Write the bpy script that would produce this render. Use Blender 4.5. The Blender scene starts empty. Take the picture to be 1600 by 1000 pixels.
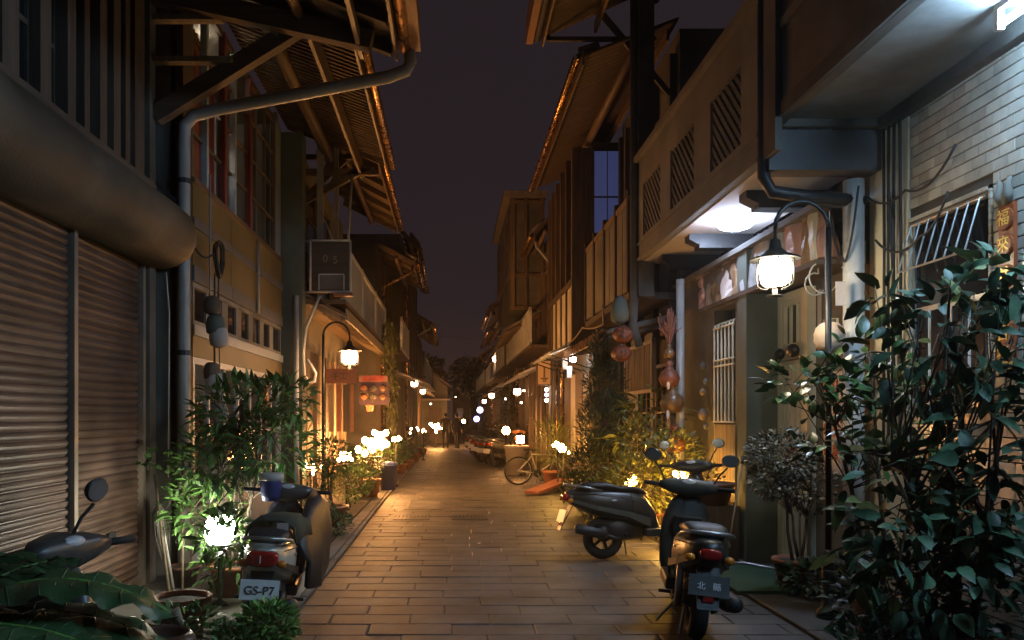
import bpy, bmesh, math, random
from mathutils import Vector, Matrix, Euler, noise
random.seed(7)
R = math.radians
C = bpy.context.scene.collection
SC = bpy.context.scene

# ------------------------------------------------------------------ camera
cam_d = bpy.data.cameras.new("camera")
cam = bpy.data.objects.new("camera", cam_d); C.objects.link(cam)
cam.location = (0, 0, 1.6)
cam.rotation_euler = (R(90), 0, 0)            # level, looking straight down the lane (+Y)
cam_d.sensor_width = 36
cam_d.lens = 36 * 1250 / 1600
cam_d.shift_x = 95 / 1600
cam_d.shift_y = 150 / 1600
cam_d.clip_start = 0.05
cam_d.clip_end = 600
SC.camera = cam

# ------------------------------------------------------------------ night sky, moonlight, exposure
W = bpy.data.worlds.new("World"); SC.world = W
W.use_nodes = True
nt = W.node_tree; nt.nodes.clear()
sky = nt.nodes.new("ShaderNodeTexSky"); sky.sky_type = 'NISHITA'; sky.sun_disc = False
sky.sun_elevation = R(1); sky.sun_rotation = R(200)
mul = nt.nodes.new("ShaderNodeMix"); mul.data_type = 'RGBA'; mul.blend_type = 'MULTIPLY'
mul.inputs[0].default_value = 1
mul.inputs[7].default_value = (.010, .006, .008, 1)     # night: only a trace of the sky is left
addn = nt.nodes.new("ShaderNodeMix"); addn.data_type = 'RGBA'; addn.blend_type = 'ADD'
addn.inputs[0].default_value = 1
addn.inputs[7].default_value = (.18, .125, .150, 1)     # town glow on low cloud
bg = nt.nodes.new("ShaderNodeBackground"); bg.inputs[1].default_value = 0.1
wo = nt.nodes.new("ShaderNodeOutputWorld")
nt.links.new(sky.outputs[0], mul.inputs[6]); nt.links.new(mul.outputs[2], addn.inputs[6])
nt.links.new(addn.outputs[2], bg.inputs[0]); nt.links.new(bg.outputs[0], wo.inputs[0])
sun_d = bpy.data.lights.new("moon", 'SUN'); sun_d.energy = .015; sun_d.angle = R(.5); sun_d.color = (.8, .88, 1)
sun = bpy.data.objects.new("moon", sun_d); C.objects.link(sun); sun.rotation_euler = (R(35), 0, R(20))
SC.view_settings.view_transform = 'Standard'; SC.view_settings.look = 'None'
SC.view_settings.exposure = 0; SC.view_settings.gamma = 1
SC.view_settings.use_curve_mapping = False
SC.render.engine = 'CYCLES'
SC.cycles.use_denoising = True
SC.cycles.sample_clamp_indirect = 3
SC.cycles.max_bounces = 6; SC.cycles.transparent_max_bounces = 8
SC.cycles.use_light_tree = True

# ------------------------------------------------------------------ mesh builder
class MB:
    def __init__(s): s.v = []; s.f = []
    def add(s, vs, fs):
        o = len(s.v); s.v += [tuple(v) for v in vs]; s.f += [tuple(i + o for i in f) for f in fs]; return s
    def bx(s, x0, x1, y0, y1, z0, z1):
        x0, x1 = min(x0, x1), max(x0, x1); y0, y1 = min(y0, y1), max(y0, y1); z0, z1 = min(z0, z1), max(z0, z1)
        return s.add([(x0,y0,z0),(x1,y0,z0),(x1,y1,z0),(x0,y1,z0),(x0,y0,z1),(x1,y0,z1),(x1,y1,z1),(x0,y1,z1)],
                     [(3,2,1,0),(4,5,6,7),(0,1,5,4),(1,2,6,5),(2,3,7,6),(3,0,4,7)])
    def cbox(s, x, y, z, ch=.006, M=None):      # chamfered top block, centred, top at z=0 going down z
        a, b = x/2, y/2
        vs = [(-a,-b,-z),(a,-b,-z),(a,b,-z),(-a,b,-z),(-a,-b,-ch),(a,-b,-ch),(a,b,-ch),(-a,b,-ch),
              (-a+ch,-b+ch,0),(a-ch,-b+ch,0),(a-ch,b-ch,0),(-a+ch,b-ch,0)]
        fs = [(3,2,1,0)] + [(i,(i+1)%4,4+(i+1)%4,4+i) for i in range(4)] + [(4+i,4+(i+1)%4,8+(i+1)%4,8+i) for i in range(4)] + [(8,9,10,11)]
        if M: vs = [M @ Vector(v) for v in vs]
        return s.add(vs, fs)
    def obox(s, M, sx, sy, sz):
        a,b,c = sx/2, sy/2, sz/2
        vs = [M @ Vector(v) for v in [(-a,-b,-c),(a,-b,-c),(a,b,-c),(-a,b,-c),(-a,-b,c),(a,-b,c),(a,b,c),(-a,b,c)]]
        return s.add(vs, [(3,2,1,0),(4,5,6,7),(0,1,5,4),(1,2,6,5),(2,3,7,6),(3,0,4,7)])
    def beam(s, a, b, w, h):
        a, b = Vector(a), Vector(b); d = (b-a); L = d.length; d.normalize()
        up = Vector((0,0,1)) if abs(d.z) < .95 else Vector((1,0,0))
        sd = d.cross(up).normalized(); u = sd.cross(d)
        M = Matrix((( d.x, sd.x, u.x, 0),(d.y, sd.y, u.y, 0),(d.z, sd.z, u.z, 0),(0,0,0,1)))
        M.translation = (a+b)/2
        return s.obox(M, L, w, h)
    def tube(s, pts, r, n=8, cap=True):
        pts = [Vector(p) for p in pts]; k = len(pts)
        rs = r if isinstance(r, (list, tuple)) else [r]*k
        rings = []; pn = None
        for i, p in enumerate(pts):
            d = (pts[min(i+1,k-1)] - pts[max(i-1,0)]).normalized()
            if pn is None:
                up = Vector((0,0,1)) if abs(d.z) < .9 else Vector((1,0,0))
                nn = d.cross(up).normalized()
            else:
                nn = (pn - d*pn.dot(d)); nn = nn.normalized() if nn.length > 1e-6 else d.orthogonal().normalized()
            pn = nn; b = d.cross(nn)
            rings.append([p + (nn*math.cos(2*math.pi*j/n) + b*math.sin(2*math.pi*j/n))*rs[i] for j in range(n)])
        return s.loft(rings, cap)
    def loft(s, rings, cap=True):
        n = len(rings[0]); o = len(s.v)
        for r in rings: s.v += [tuple(p) for p in r]
        for i in range(len(rings)-1):
            for j in range(n):
                a = o+i*n+j; b = o+i*n+(j+1)%n
                s.f.append((a, b, b+n, a+n))
        if cap:
            s.f.append(tuple(o+j for j in reversed(range(n)))); s.f.append(tuple(o+(len(rings)-1)*n+j for j in range(n)))
        return s
    def lathe(s, prof, n=16, M=None, cap=True):
        M = M or Matrix()
        return s.loft([[M @ Vector((r*math.cos(2*math.pi*j/n), r*math.sin(2*math.pi*j/n), z)) for j in range(n)] for r, z in prof], cap)
    def ball(s, c, rx, ry=None, rz=None, n=12, m=8):
        ry = ry or rx; rz = rz or rx; c = Vector(c)
        return s.loft([[c + Vector((rx*math.sin(t)*math.cos(2*math.pi*j/n), ry*math.sin(t)*math.sin(2*math.pi*j/n), -rz*math.cos(t))) for j in range(n)]
                       for t in [max(.02, math.pi*i/m) if i < m else math.pi-.02 for i in range(m+1)]])
    def prism(s, pts, vec):
        vec = Vector(vec); p = [Vector(q) for q in pts]
        return s.loft([p, [q+vec for q in p]])
    def quad(s, a, b, c, d): return s.add([a,b,c,d], [(0,1,2,3)])
    def xf(s, M, start=0):
        for i in range(start, len(s.v)): s.v[i] = tuple(M @ Vector(s.v[i]))
        return s
    def mesh(s, name, mat=None, smooth=False, off=None):
        me = bpy.data.meshes.new(name)
        vs = s.v if off is None else [(x-off[0], y-off[1], z-off[2]) for x,y,z in s.v]
        me.from_pydata(vs, [], s.f); me.update()
        if mat: me.materials.append(mat)
        bm = bmesh.new(); bm.from_mesh(me); bmesh.ops.recalc_face_normals(bm, faces=bm.faces); bm.to_mesh(me); bm.free()
        if smooth: me.polygons.foreach_set("use_smooth", [True]*len(me.polygons))
        return me
    def build(s, name, mat, parent=None, smooth=False, loc=None, bevel=0):
        off = WL.get(parent.name) if parent else loc
        me = s.mesh(name, mat, smooth, off)
        o = bpy.data.objects.new(name, me); C.objects.link(o)
        if parent: o.parent = parent; WL[o.name] = WL.get(parent.name, Vector())
        else:
            if loc is not None: o.location = loc
            WL[o.name] = Vector(loc) if loc is not None else Vector()
        if bevel:
            m = o.modifiers.new("bevel", 'BEVEL'); m.width = bevel; m.segments = 2; m.limit_method = 'ANGLE'
        return o
WL = {}
def inst(name, me, parent, loc, rot=None, scale=None):
    o = bpy.data.objects.new(name, me); C.objects.link(o); o.parent = parent
    o.location = Vector(loc) - WL.get(parent.name, Vector())
    if rot is not None: o.rotation_euler = rot
    if scale is not None: o.scale = scale
    WL[o.name] = WL.get(parent.name, Vector())
    return o
def tag(o, label=None, cat=None, group=None, kind=None):
    if label: o['label'] = label
    if cat: o['category'] = cat
    if group: o['group'] = group
    if kind: o['kind'] = kind
    return o
def thing(name, label, cat, loc=(0,0,0), rz=0, group=None, local=False):
    o = bpy.data.objects.new(name, None); C.objects.link(o); o.empty_display_size = .1
    o.location = loc; o.rotation_euler = (0, 0, rz)
    WL[o.name] = Vector() if local else Vector(loc)
    return tag(o, label, cat, group)
def copy_tree(o, loc=None, rz=None, label=None, parent=None):
    c = o.copy(); C.objects.link(c)
    if parent is not None: c.parent = parent
    for ch in list(o.children): copy_tree(ch, parent=c)
    if loc is not None: c.location = loc
    if rz is not None: c.rotation_euler = (0, 0, rz)
    if label: c['label'] = label
    return c

# ------------------------------------------------------------------ materials
def mk(name, col, rough=.7, metal=0, var=.35, scale=4, bump=.25, rand=.0, stretch=(1,1,1), fine=40, col2=None, spec=None, sheen=None, stain=0, bdist=.01):
    m = bpy.data.materials.new(name); m.use_nodes = True
    t = m.node_tree; N = t.nodes; L = t.links
    b = N["Principled BSDF"]
    b.inputs["Roughness"].default_value = rough; b.inputs["Metallic"].default_value = metal
    if spec is not None: b.inputs["Specular IOR Level"].default_value = spec
    g = N.new("ShaderNodeNewGeometry"); mp = N.new("ShaderNodeVectorMath"); mp.operation = 'MULTIPLY'
    mp.inputs[1].default_value = stretch; L.new(g.outputs["Position"], mp.inputs[0])
    n1 = N.new("ShaderNodeTexNoise"); n1.inputs["Scale"].default_value = scale; n1.inputs["Detail"].default_value = 5; n1.inputs["Roughness"].default_value = .65
    L.new(mp.outputs[0], n1.inputs["Vector"])
    cr = N.new("ShaderNodeValToRGB"); L.new(n1.outputs["Fac"], cr.inputs[0])
    c1 = [max(0, c*(1-var)) for c in col]; c2 = [min(1, c*(1+var*.7)) for c in (col2 or col)]
    cr.color_ramp.elements[0].position = .32; cr.color_ramp.elements[0].color = (*c1, 1)
    cr.color_ramp.elements[1].position = .68; cr.color_ramp.elements[1].color = (*c2, 1)
    out = cr.outputs[0]
    if stain:
        n3 = N.new("ShaderNodeTexNoise"); n3.inputs["Scale"].default_value = scale*.35; n3.inputs["Detail"].default_value = 3
        L.new(g.outputs["Position"], n3.inputs["Vector"])
        r3 = N.new("ShaderNodeValToRGB"); L.new(n3.outputs["Fac"], r3.inputs[0])
        r3.color_ramp.elements[0].position = .38; r3.color_ramp.elements[0].color = (1-stain, 1-stain, 1-stain*1.05 if stain < .9 else 0, 1)
        r3.color_ramp.elements[1].position = .6; r3.color_ramp.elements[1].color = (1,1,1,1)
        mx = N.new("ShaderNodeMix"); mx.data_type = 'RGBA'; mx.blend_type = 'MULTIPLY'; mx.inputs[0].default_value = 1
        L.new(out, mx.inputs[6]); L.new(r3.outputs[0], mx.inputs[7]); out = mx.outputs[2]
    if rand:
        oi = N.new("ShaderNodeObjectInfo"); mr = N.new("ShaderNodeMapRange")
        mr.inputs[3].default_value = 1-rand; mr.inputs[4].default_value = 1+rand
        L.new(oi.outputs["Random"], mr.inputs[0])
        hs = N.new("ShaderNodeHueSaturation"); L.new(mr.outputs[0], hs.inputs["Value"]); L.new(out, hs.inputs["Color"]); out = hs.outputs[0]
    L.new(out, b.inputs["Base Color"])
    n2 = N.new("ShaderNodeTexNoise"); n2.inputs["Scale"].default_value = fine; n2.inputs["Detail"].default_value = 4
    L.new(mp.outputs[0], n2.inputs["Vector"])
    if bump:
        bp = N.new("ShaderNodeBump"); bp.inputs["Strength"].default_value = bump; bp.inputs["Distance"].default_value = bdist
        L.new(n2.outputs["Fac"], bp.inputs["Height"]); L.new(bp.outputs[0], b.inputs["Normal"])
    rr = N.new("ShaderNodeMapRange"); rr.inputs[3].default_value = max(.03, rough-.15); rr.inputs[4].default_value = min(1, rough+.15)
    L.new(n1.outputs["Fac"], rr.inputs[0]); L.new(rr.outputs[0], b.inputs["Roughness"])
    return m
def emit(name, col, strength):
    m = bpy.data.materials.new(name); m.use_nodes = True
    b = m.node_tree.nodes["Principled BSDF"]
    b.inputs["Base Color"].default_value = (*[min(.8, c*.8) for c in col], 1)
    b.inputs["Emission Color"].default_value = (*col, 1); b.inputs["Emission Strength"].default_value = strength
    return m
def glassy(name, tint=(.02,.022,.025), alpha=.35, rough=.05):
    m = bpy.data.materials.new(name); m.use_nodes = True
    b = m.node_tree.nodes["Principled BSDF"]
    b.inputs["Base Color"].default_value = (*tint, 1); b.inputs["Roughness"].default_value = rough
    b.inputs["Specular IOR Level"].default_value = .6; b.inputs["Alpha"].default_value = alpha
    N = m.node_tree.nodes; n = N.new("ShaderNodeTexNoise"); n.inputs["Scale"].default_value = 3
    bp = N.new("ShaderNodeBump"); bp.inputs["Strength"].default_value = .05
    m.node_tree.links.new(n.outputs["Fac"], bp.inputs["Height"]); m.node_tree.links.new(bp.outputs[0], b.inputs["Normal"])
    return m
def leafm(name, col, col2, rough=.45, rand=.35):
    m = mk(name, col, rough=rough, var=.55, scale=5, bump=.12, rand=rand+.15, col2=col2, fine=25)
    return m

M_paver = mk("paver_granite", (.082,.077,.071), rough=.60, var=.38, scale=5, bump=.5, rand=.17, fine=60, stain=.55)
M_bed = mk("joint_dirt", (.05,.046,.04), rough=.95, var=.4)
M_ground = mk("bare_ground", (.06,.055,.05), rough=.95)
M_conc = mk("concrete", (.22,.215,.20), rough=.85, var=.25, scale=3, bump=.3, stain=.45)
M_concd = mk("dark_concrete", (.12,.112,.10), rough=.85, var=.3, scale=2.5, bump=.3, stain=.5)
M_hood = mk("hood_sheet", (.085,.068,.045), rough=.75, var=.4, scale=2.6, bump=.3, stain=.6)
M_slat = mk("shutter_slat", (.14,.085,.062), rough=.5, metal=.2, var=.3, scale=3, bump=.2, rand=.16, stretch=(1,1,3), stain=.5)
M_rail = mk("shutter_rail", (.30,.25,.20), rough=.4, metal=.4, var=.2, bump=.05)
def wood(name, col, axis='z', rough=.7, var=.45, rand=.15):
    st = {'z': (14,14,.9), 'y': (14,.9,14), 'x': (.9,14,14)}[axis]
    return mk(name, col, rough=rough, var=var, scale=1.1, bump=.4, rand=rand, stretch=st, fine=5, bdist=.006)
M_wdz = wood("dark_timber_upright", (.075,.055,.04), 'z')
M_wdy = wood("dark_timber_rail", (.075,.055,.04), 'y')
M_wdx = wood("dark_timber_rafter", (.07,.05,.034), 'x')
M_wmz = wood("brown_timber_upright", (.12,.08,.05), 'z')
M_wmy = wood("brown_timber_rail", (.14,.09,.052), 'y', rough=.5)
M_wmx = wood("brown_timber_rafter", (.125,.083,.052), 'x')
M_wlz = wood("weathered_board", (.25,.185,.12), 'z')
M_redw = wood("red_painted_timber", (.16,.035,.025), 'z', rough=.5)
M_yel = mk("mustard_paint", (.16,.115,.042), rough=.6, var=.2, scale=2, bump=.1, stain=.3)
M_grey = mk("slate_grey_paint", (.10,.10,.105), rough=.6, var=.2, bump=.1)
M_bgrey = mk("blue_grey_paint", (.27,.31,.34), rough=.55, var=.15, bump=.08)
M_teal = mk("grey_green_render", (.105,.125,.105), rough=.8, var=.2, scale=2.2, bump=.2, stain=.3)
M_cream = mk("cream_paint", (.62,.57,.43), rough=.6, var=.14, scale=3, bump=.12, stain=.25)
M_white = mk("white_paint", (.55,.54,.51), rough=.5, var=.1, scale=4, bump=.08, stain=.2)
M_plast = mk("plaster", (.19,.175,.15), rough=.85, var=.2, scale=2, bump=.25, stain=.4)
M_plastd = mk("stained_plaster", (.125,.11,.09), rough=.85, var=.3, scale=2, bump=.25, stain=.5)
M_pinkp = mk("pinkish_soffit_paint", (.50,.44,.41), rough=.8, var=.12, scale=1.6, bump=.1, stain=.3)
M_tile = mk("glazed_wall_tile", (.44,.42,.36), rough=.22, var=.16, scale=6, bump=.12, rand=.16, fine=20, stain=.25)
M_grout = mk("grout", (.045,.042,.036), rough=.9)
M_black = mk("black_metal", (.015,.015,.016), rough=.45, metal=.3, var=.3, bump=.1)
M_dsteel = mk("dark_steel", (.05,.05,.05), rough=.5, metal=.6, var=.3)
M_steel = mk("galvanised_steel", (.42,.42,.41), rough=.35, metal=.85, var=.25, bump=.08)
M_copper = mk("copper_gutter", (.42,.24,.11), rough=.28, metal=.9, var=.35, scale=6, bump=.15)
M_pvc = mk("grey_pvc_pipe", (.30,.29,.27), rough=.4, var=.15, bump=.05)
M_pvcw = mk("white_pvc_pipe", (.62,.61,.58), rough=.4, var=.12, bump=.05, stain=.25)
M_cable = mk("cable_rubber", (.02,.02,.02), rough=.6, var=.2, bump=0)
M_cablew = mk("cable_white", (.45,.44,.40), rough=.5, var=.2, bump=0)
M_glassd = glassy("dark_window_glass", (.012,.014,.018), 1.0, .08)
M_glassc = glassy("clear_window_glass", (.05,.055,.06), .22, .04)
M_glassb = mk("frosted_blue_glass", (.16,.20,.36), rough=.3, var=.4, scale=1.3, bump=.1)
M_orange = mk("orange_paint_and_glow", (.25,.12,.07), rough=.6, var=.3, scale=3)
M_tiler = mk("grey_roof_tile", (.17,.14,.115), rough=.7, var=.3, scale=6, rand=.25)
M_terra = mk("terracotta", (.30,.11,.055), rough=.75, var=.25, scale=6, bump=.15)
M_brownpot = mk("brown_glazed_pot", (.11,.055,.035), rough=.35, var=.3, scale=5)
M_soil = mk("potting_soil", (.03,.022,.016), rough=1, fine=60, bump=.8)
M_bark = mk("bark", (.10,.075,.05), rough=.9, var=.4, scale=10, bump=.6, stretch=(3,3,1))
M_lfA = leafm("leaf_glossy", (.04,.095,.028), (.065,.14,.035), .32)
M_lfB = leafm("leaf_broad", (.028,.078,.045), (.06,.13,.065), .5)
M_lfC = leafm("leaf_narrow", (.045,.11,.025), (.075,.16,.035), .45)
M_lfD = leafm("leaf_fern", (.06,.15,.025), (.10,.22,.04), .5)
M_lfE = leafm("leaf_conifer", (.022,.04,.022), (.035,.06,.03), .6)
M_lfF = leafm("leaf_greyish", (.10,.115,.075), (.15,.16,.11), .55)
M_lfG = leafm("leaf_yellowish", (.09,.10,.02), (.12,.13,.03), .5)
M_banana = mk("banana_leaf", (.022,.06,.02), rough=.38, var=.3, scale=2.5, bump=.4, stretch=(1,1,1), fine=14, col2=(.035,.085,.03))
M_tyre = mk("tyre_rubber", (.012,.012,.012), rough=.8, fine=60)
M_seat = mk("black_vinyl", (.018,.018,.019), rough=.5, fine=80, bump=.15)
M_plk = mk("black_plastic", (.02,.02,.021), rough=.45, var=.2, fine=80, bump=.05)
M_mirror = mk("mirror_glass", (.75,.8,.85), rough=.04, metal=1, var=.02, bump=0)
M_redl = mk("red_lens", (.32,.015,.012), rough=.15, var=.1, bump=0)
M_amber = mk("amber_lens", (.6,.2,.02), rough=.15, var=.1, bump=0)
M_plate = mk("plate_white", (.8,.8,.78), rough=.4, var=.05, bump=0)
M_platek = mk("plate_dark", (.06,.06,.06), rough=.5, var=.2, bump=0)
M_ink = mk("dark_ink", (.03,.03,.035), rough=.6, var=.1, bump=0)
M_redink = mk("red_ink", (.45,.04,.035), rough=.6, var=.2, bump=0)
M_gold = mk("gold_leaf_paint", (.65,.42,.10), rough=.35, metal=.4, var=.2)
M_redlac = mk("red_lacquer", (.24,.06,.02), rough=.35, var=.3, scale=8)
M_paper = mk("pale_paper", (.62,.52,.46), rough=.8, var=.12)
M_pink = mk("pink_wrap", (.55,.33,.29), rough=.35, var=.2, scale=7, bump=.5, fine=12)
M_clear = mk("milky_plastic_wrap", (.55,.55,.56), rough=.22, var=.25, scale=8, bump=.7, fine=14)
M_brownw = mk("brown_paper_wrap", (.28,.17,.09), rough=.6, var=.25, scale=8, bump=.5, fine=12)
M_pumpkin = mk("orange_paper_lantern", (.20,.06,.028), rough=.5, var=.3, scale=9, bump=.2)
M_lantern = mk("white_paper_lantern", (.50,.38,.29), rough=.6, var=.12, scale=8, bump=.3)
M_gourd = mk("dried_gourd", (.16,.085,.035), rough=.35, var=.35, scale=8, bump=.1)
M_straw = mk("dried_straw", (.22,.09,.06), rough=.9, var=.4, scale=20, stretch=(4,4,1))
M_green = mk("green_turf_mat", (.015,.06,.028), rough=.9, var=.3, scale=20, bump=.9, fine=160)
M_bin = mk("blue_plastic", (.03,.05,.20), rough=.4, var=.2)
M_skin = mk("skin", (.42,.26,.19), rough=.6, var=.1, bump=0)
M_cloth1 = mk("dark_jacket", (.03,.028,.03), rough=.9)
M_cloth2 = mk("brown_jacket", (.09,.055,.045), rough=.9)
M_hair = mk("black_hair", (.012,.01,.01), rough=.6)
M_night = mk("distant_wall", (.10,.085,.075), rough=.9, stain=.4)
E_warm = emit("lamp_warm_glass", (1,.84,.58), 75)
E_left = emit("lamp_orange_glass", (1,.52,.23), 100)
E_far = emit("lamp_far_glass", (1,.57,.32), 34)
E_fire = emit("flood_orange", (1,.43,.12), 330)
E_fire2 = emit("small_flood_orange", (1,.43,.13), 170)
E_yel = emit("garden_lamp_yellow", (1,.50,.09), 330)
E_cool = emit("cool_led", (.58,.72,1), 150)
E_tube = emit("fluorescent_tube", (.42,.69,1), 430)
E_plant = emit("plant_lamp_white", (1,.96,.78), 110)
E_bulb = emit("small_bulb", (1,.88,.66), 160)
E_blue = emit("blue_lamp", (.35,.32,1), 8)
E_violet = emit("pale_violet_lamp", (.75,.68,1), 10)
E_bluepane = emit("blue_lit_pane", (.22,.30,.85), .10)
E_spark = emit("fairy_light", (1,.85,.6), 25)
# ------------------------------------------------------------------ setting: ground, street, strips
g = MB().bx(-150, 150, -60, 260, -.4, -.05).build("ground", M_ground); tag(g, kind='structure')
st = MB().bx(-1.26, 2.62, -4, 95, -.045, -.009).build("street", M_bed); tag(st, kind='structure')
_pc = {}
def paver_mesh(w, d):
    k = (round(w,2), round(d,2))
    if k not in _pc: _pc[k] = MB().cbox(k[0], k[1], .03, .007).mesh("paver", M_paver)
    return _pc[k]
far = MB(); npv = 0
x_lo, x_hi, pw, pd = -1.245, 2.605, .625, .30
row = 0; y = 4.35
while y < 70:
    xs = x_lo - (0 if row % 2 else pw*.5) - random.uniform(0, .12); xx = xs
    while xx < x_hi:
        a, b = max(xx, x_lo), min(xx+pw, x_hi); xx += pw
        if b-a < .08: continue
        gap = .009; w, d = b-a-gap, pd-gap
        loc = ((a+b)/2 + random.uniform(-.002,.002), y+pd/2, random.uniform(-.003,.003))
        rot = (random.uniform(-.004,.004), random.uniform(-.004,.004), random.uniform(-.004,.004))
        if npv < 300: inst("paver", paver_mesh(w, d), st, loc, rot); npv += 1
        else: far.cbox(w, d, .03, .007, Matrix.Translation(loc) @ Euler(rot).to_matrix().to_4x4())
    y += pd; row += 1
tag(far.build("far_paver", M_paver, st), kind='stuff')
# two shallow manhole and drain lids set in the paving
mb = MB().bx(-.80,-.14,13.6,13.66,.002,.010).bx(-.80,-.14,15.0,15.06,.002,.010).bx(-.80,-.74,13.66,15.0,.002,.010).bx(-.20,-.14,13.66,15.0,.002,.010)
mh = mb.build("manhole_cover", M_dsteel, st)
MB().bx(-.735,-.205,13.665,14.995,.003,.007).build("lid", M_conc, mh)
for cx in (-.62, .28):
    fr = MB()
    for i in range(9): fr.bx(cx-.25+i*.06, cx-.25+i*.06+.035, 12.35, 12.75, .003, .009)
    fr.bx(cx-.27, cx+.29, 12.3, 12.35, .003, .010).bx(cx-.27, cx+.29, 12.75, 12.8, .003, .010)
    fr.build("drain_grate", M_dsteel, st)
ss = MB().bx(-3.3, -1.27, -4, 95, -.045, -.03).build("side_strip", M_bed); tag(ss, kind='structure')
for i in range(46):
    y0 = 4.2 + i*.95; j = random.uniform(-.004,.004)
    MBb = MB().cbox(.055,.93,.05,.006, Matrix.Translation((-1.30, y0+.475, .012+j)))
    MBb.build("kerb_stone", M_conc, ss)
    MB().cbox(.17,.93,.05,.006, Matrix.Translation((-1.43, y0+.475, .004-j))).build("gutter_cover", M_conc, ss)
    MB().cbox(1.74,.93,.05,.006, Matrix.Translation((-2.41, y0+.475, .006+j))).build("concrete_slab", M_concd, ss)
sp = MB().bx(2.63, 4.2, -4, 95, -.045, -.02).build("side_pavement", M_bed); tag(sp, kind='structure')
sl = MB().cbox(.475,.88,.05,.008).mesh("stone_slab", M_paver)
for i in range(30):
    for k in range(3):
        inst("stone_slab", sl, sp, (2.88+k*.485, 4.6+i*.89+.3*(k%2), .012+random.uniform(-.004,.004)), (0,0,random.uniform(-.006,.006)))

# ------------------------------------------------------------------ helpers for houses; s = +1 right side, -1 left side
def window(h, s, X, y0, y1, z0, z1, nx=2, nz=2, mat=None, glass=None, fw=.05, dep=.06, name="window", ys=None, mw=None):
    mat = mat or M_wmz; glass = glass or M_glassd
    o = X - s*dep
    f = MB(); f.bx(X, o, y0, y0+fw, z0, z1).bx(X, o, y1-fw, y1, z0, z1).bx(X, o, y0+fw, y1-fw, z0, z0+fw).bx(X, o, y0+fw, y1-fw, z1-fw, z1)
    ym = ys or [y0 + (y1-y0)*i/nx for i in range(1, nx)]
    zm = [z0 + (z1-z0)*i/nz for i in range(1, nz)]
    m = mw or fw*.6; oi = X - s*dep*.8
    for a in ym: f.bx(X, oi, a-m/2, a+m/2, z0+fw, z1-fw)
    eys = [y0+fw] + [v for a in ym for v in (a-m/2, a+m/2)] + [y1-fw]
    for b in zm:
        for i in range(len(ym)+1): f.bx(X, oi+s*.004, eys[2*i], eys[2*i+1], b-m/2, b+m/2)
    w = f.build(name, mat, h)
    ezs = [z0+fw] + [v for b in zm for v in (b-m/2, b+m/2)] + [z1-fw]
    for i in range(len(ym)+1):
        for k in range(nz):
            MB().bx(X - s*dep*.35, X - s*dep*.45, eys[2*i], eys[2*i+1], ezs[2*k], ezs[2*k+1]).build("pane", glass, w)
    return w
def door(h, s, X, y0, y1, z1, mat, boards=5, z0=.03):
    d = MB().bx(X, X-s*.04, y0, y1, z0, z1).build("door", mat, h)
    n = boards; w = (y1-y0-.06)/n
    for i in range(n): MB().cbox(w-.008, z1-z0-.1, .015, .004, Mface((X-s*.056, y0+.03+w*(i+.5), (z0+z1)/2), '-X' if s > 0 else '+X')).build("door_board", mat, d)
    MB().ball((X-s*.09, y0+.1, 1.0), .03).build("handle", M_steel, d, True)
    return d
def roof(h, s, Xw, zw, Xe, ze, y0, y1, step=.5, deck=None, raf=None, gut=None, purl=((.45,.05,'round'),), tiles=True, fascia=True, ribs=0):
    deck = deck or M_wdx; raf = raf or M_wmx; gut = gut or M_copper
    th = .04
    MB().prism([(Xw,y0,zw),(Xe,y0,ze),(Xe,y0,ze+th),(Xw,y0,zw+th)], (0,y1-y0,0)).build("roof_deck", deck, h)
    L = math.hypot(Xe-Xw, ze-zw); ang = math.atan2(ze-zw, Xe-Xw)
    if ribs:
        rm = MB().bx(-L/2,L/2,-.022,.022,-.035,0).mesh("soffit_batten", raf)
        n = int((y1-y0)/ribs)
        for i in range(n): inst("soffit_batten", rm, h, ((Xw+Xe)/2, y0+ribs*(i+.5), (zw+ze)/2-.002), (0,-ang,0))
    if step:
        rm = MB().bx(-L/2,L/2,-.035,.035,-.10,0).mesh("rafter", raf)
        n = max(2, int((y1-y0)/step))
        for i in range(n+1): inst("rafter", rm, h, ((Xw+Xe)/2, y0+.04+(y1-y0-.08)*i/n, (zw+ze)/2-.002), (0,-ang,0))
    for t, r, kind in purl:
        X = Xw + (Xe-Xw)*t; z = zw + (ze-zw)*t - .10 - r
        if kind == 'round': MB().tube([(X,y0-.05,z),(X,y1+.05,z)], r, 10).build("purlin", M_wmy, h, True)
        else: MB().bx(X-.02, X+.02, y0-.03, y1+.03, z-r*1.5, z+r).build("purlin", M_wmy, h)
    if fascia:
        MB().bx(Xe-s*.002, Xe-s*.03, y0, y1, ze-.13, ze+.07).build("fascia_board", M_wmy if fascia is True else fascia, h)
    # half-round gutter
    gm = MB(); n = 7; rr = .06; cx = Xe - s*.10
    rg = []
    for yv in (y0-.02, (y0+y1)/2, y1+.02):
        out = [(cx+rr*math.cos(math.pi+math.pi*i/n), yv, ze+.0+rr*math.sin(math.pi+math.pi*i/n)) for i in range(n+1)]
        inn = [(cx+(rr-.008)*math.cos(math.pi+math.pi*i/n), yv, ze+.0+(rr-.008)*math.sin(math.pi+math.pi*i/n)) for i in reversed(range(n+1))]
        rg.append(out+inn)
    gm.loft(rg).build("gutter", gut, h, True)
    if tiles:
        tm = MB().tube([(0,0,0),(s*.28,0,.28*(zw-ze)/abs(Xw-Xe))], .055, 7).mesh("roof_tile", M_tiler, True)
        n = int((y1-y0)/.21)
        for i in range(n): inst("roof_tile", tm, h, (Xe-s*.06, y0+.1+i*.21, ze+.12+random.uniform(-.012,.012)), (0, random.uniform(-.06,.06), random.uniform(-.04,.04)))
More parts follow.
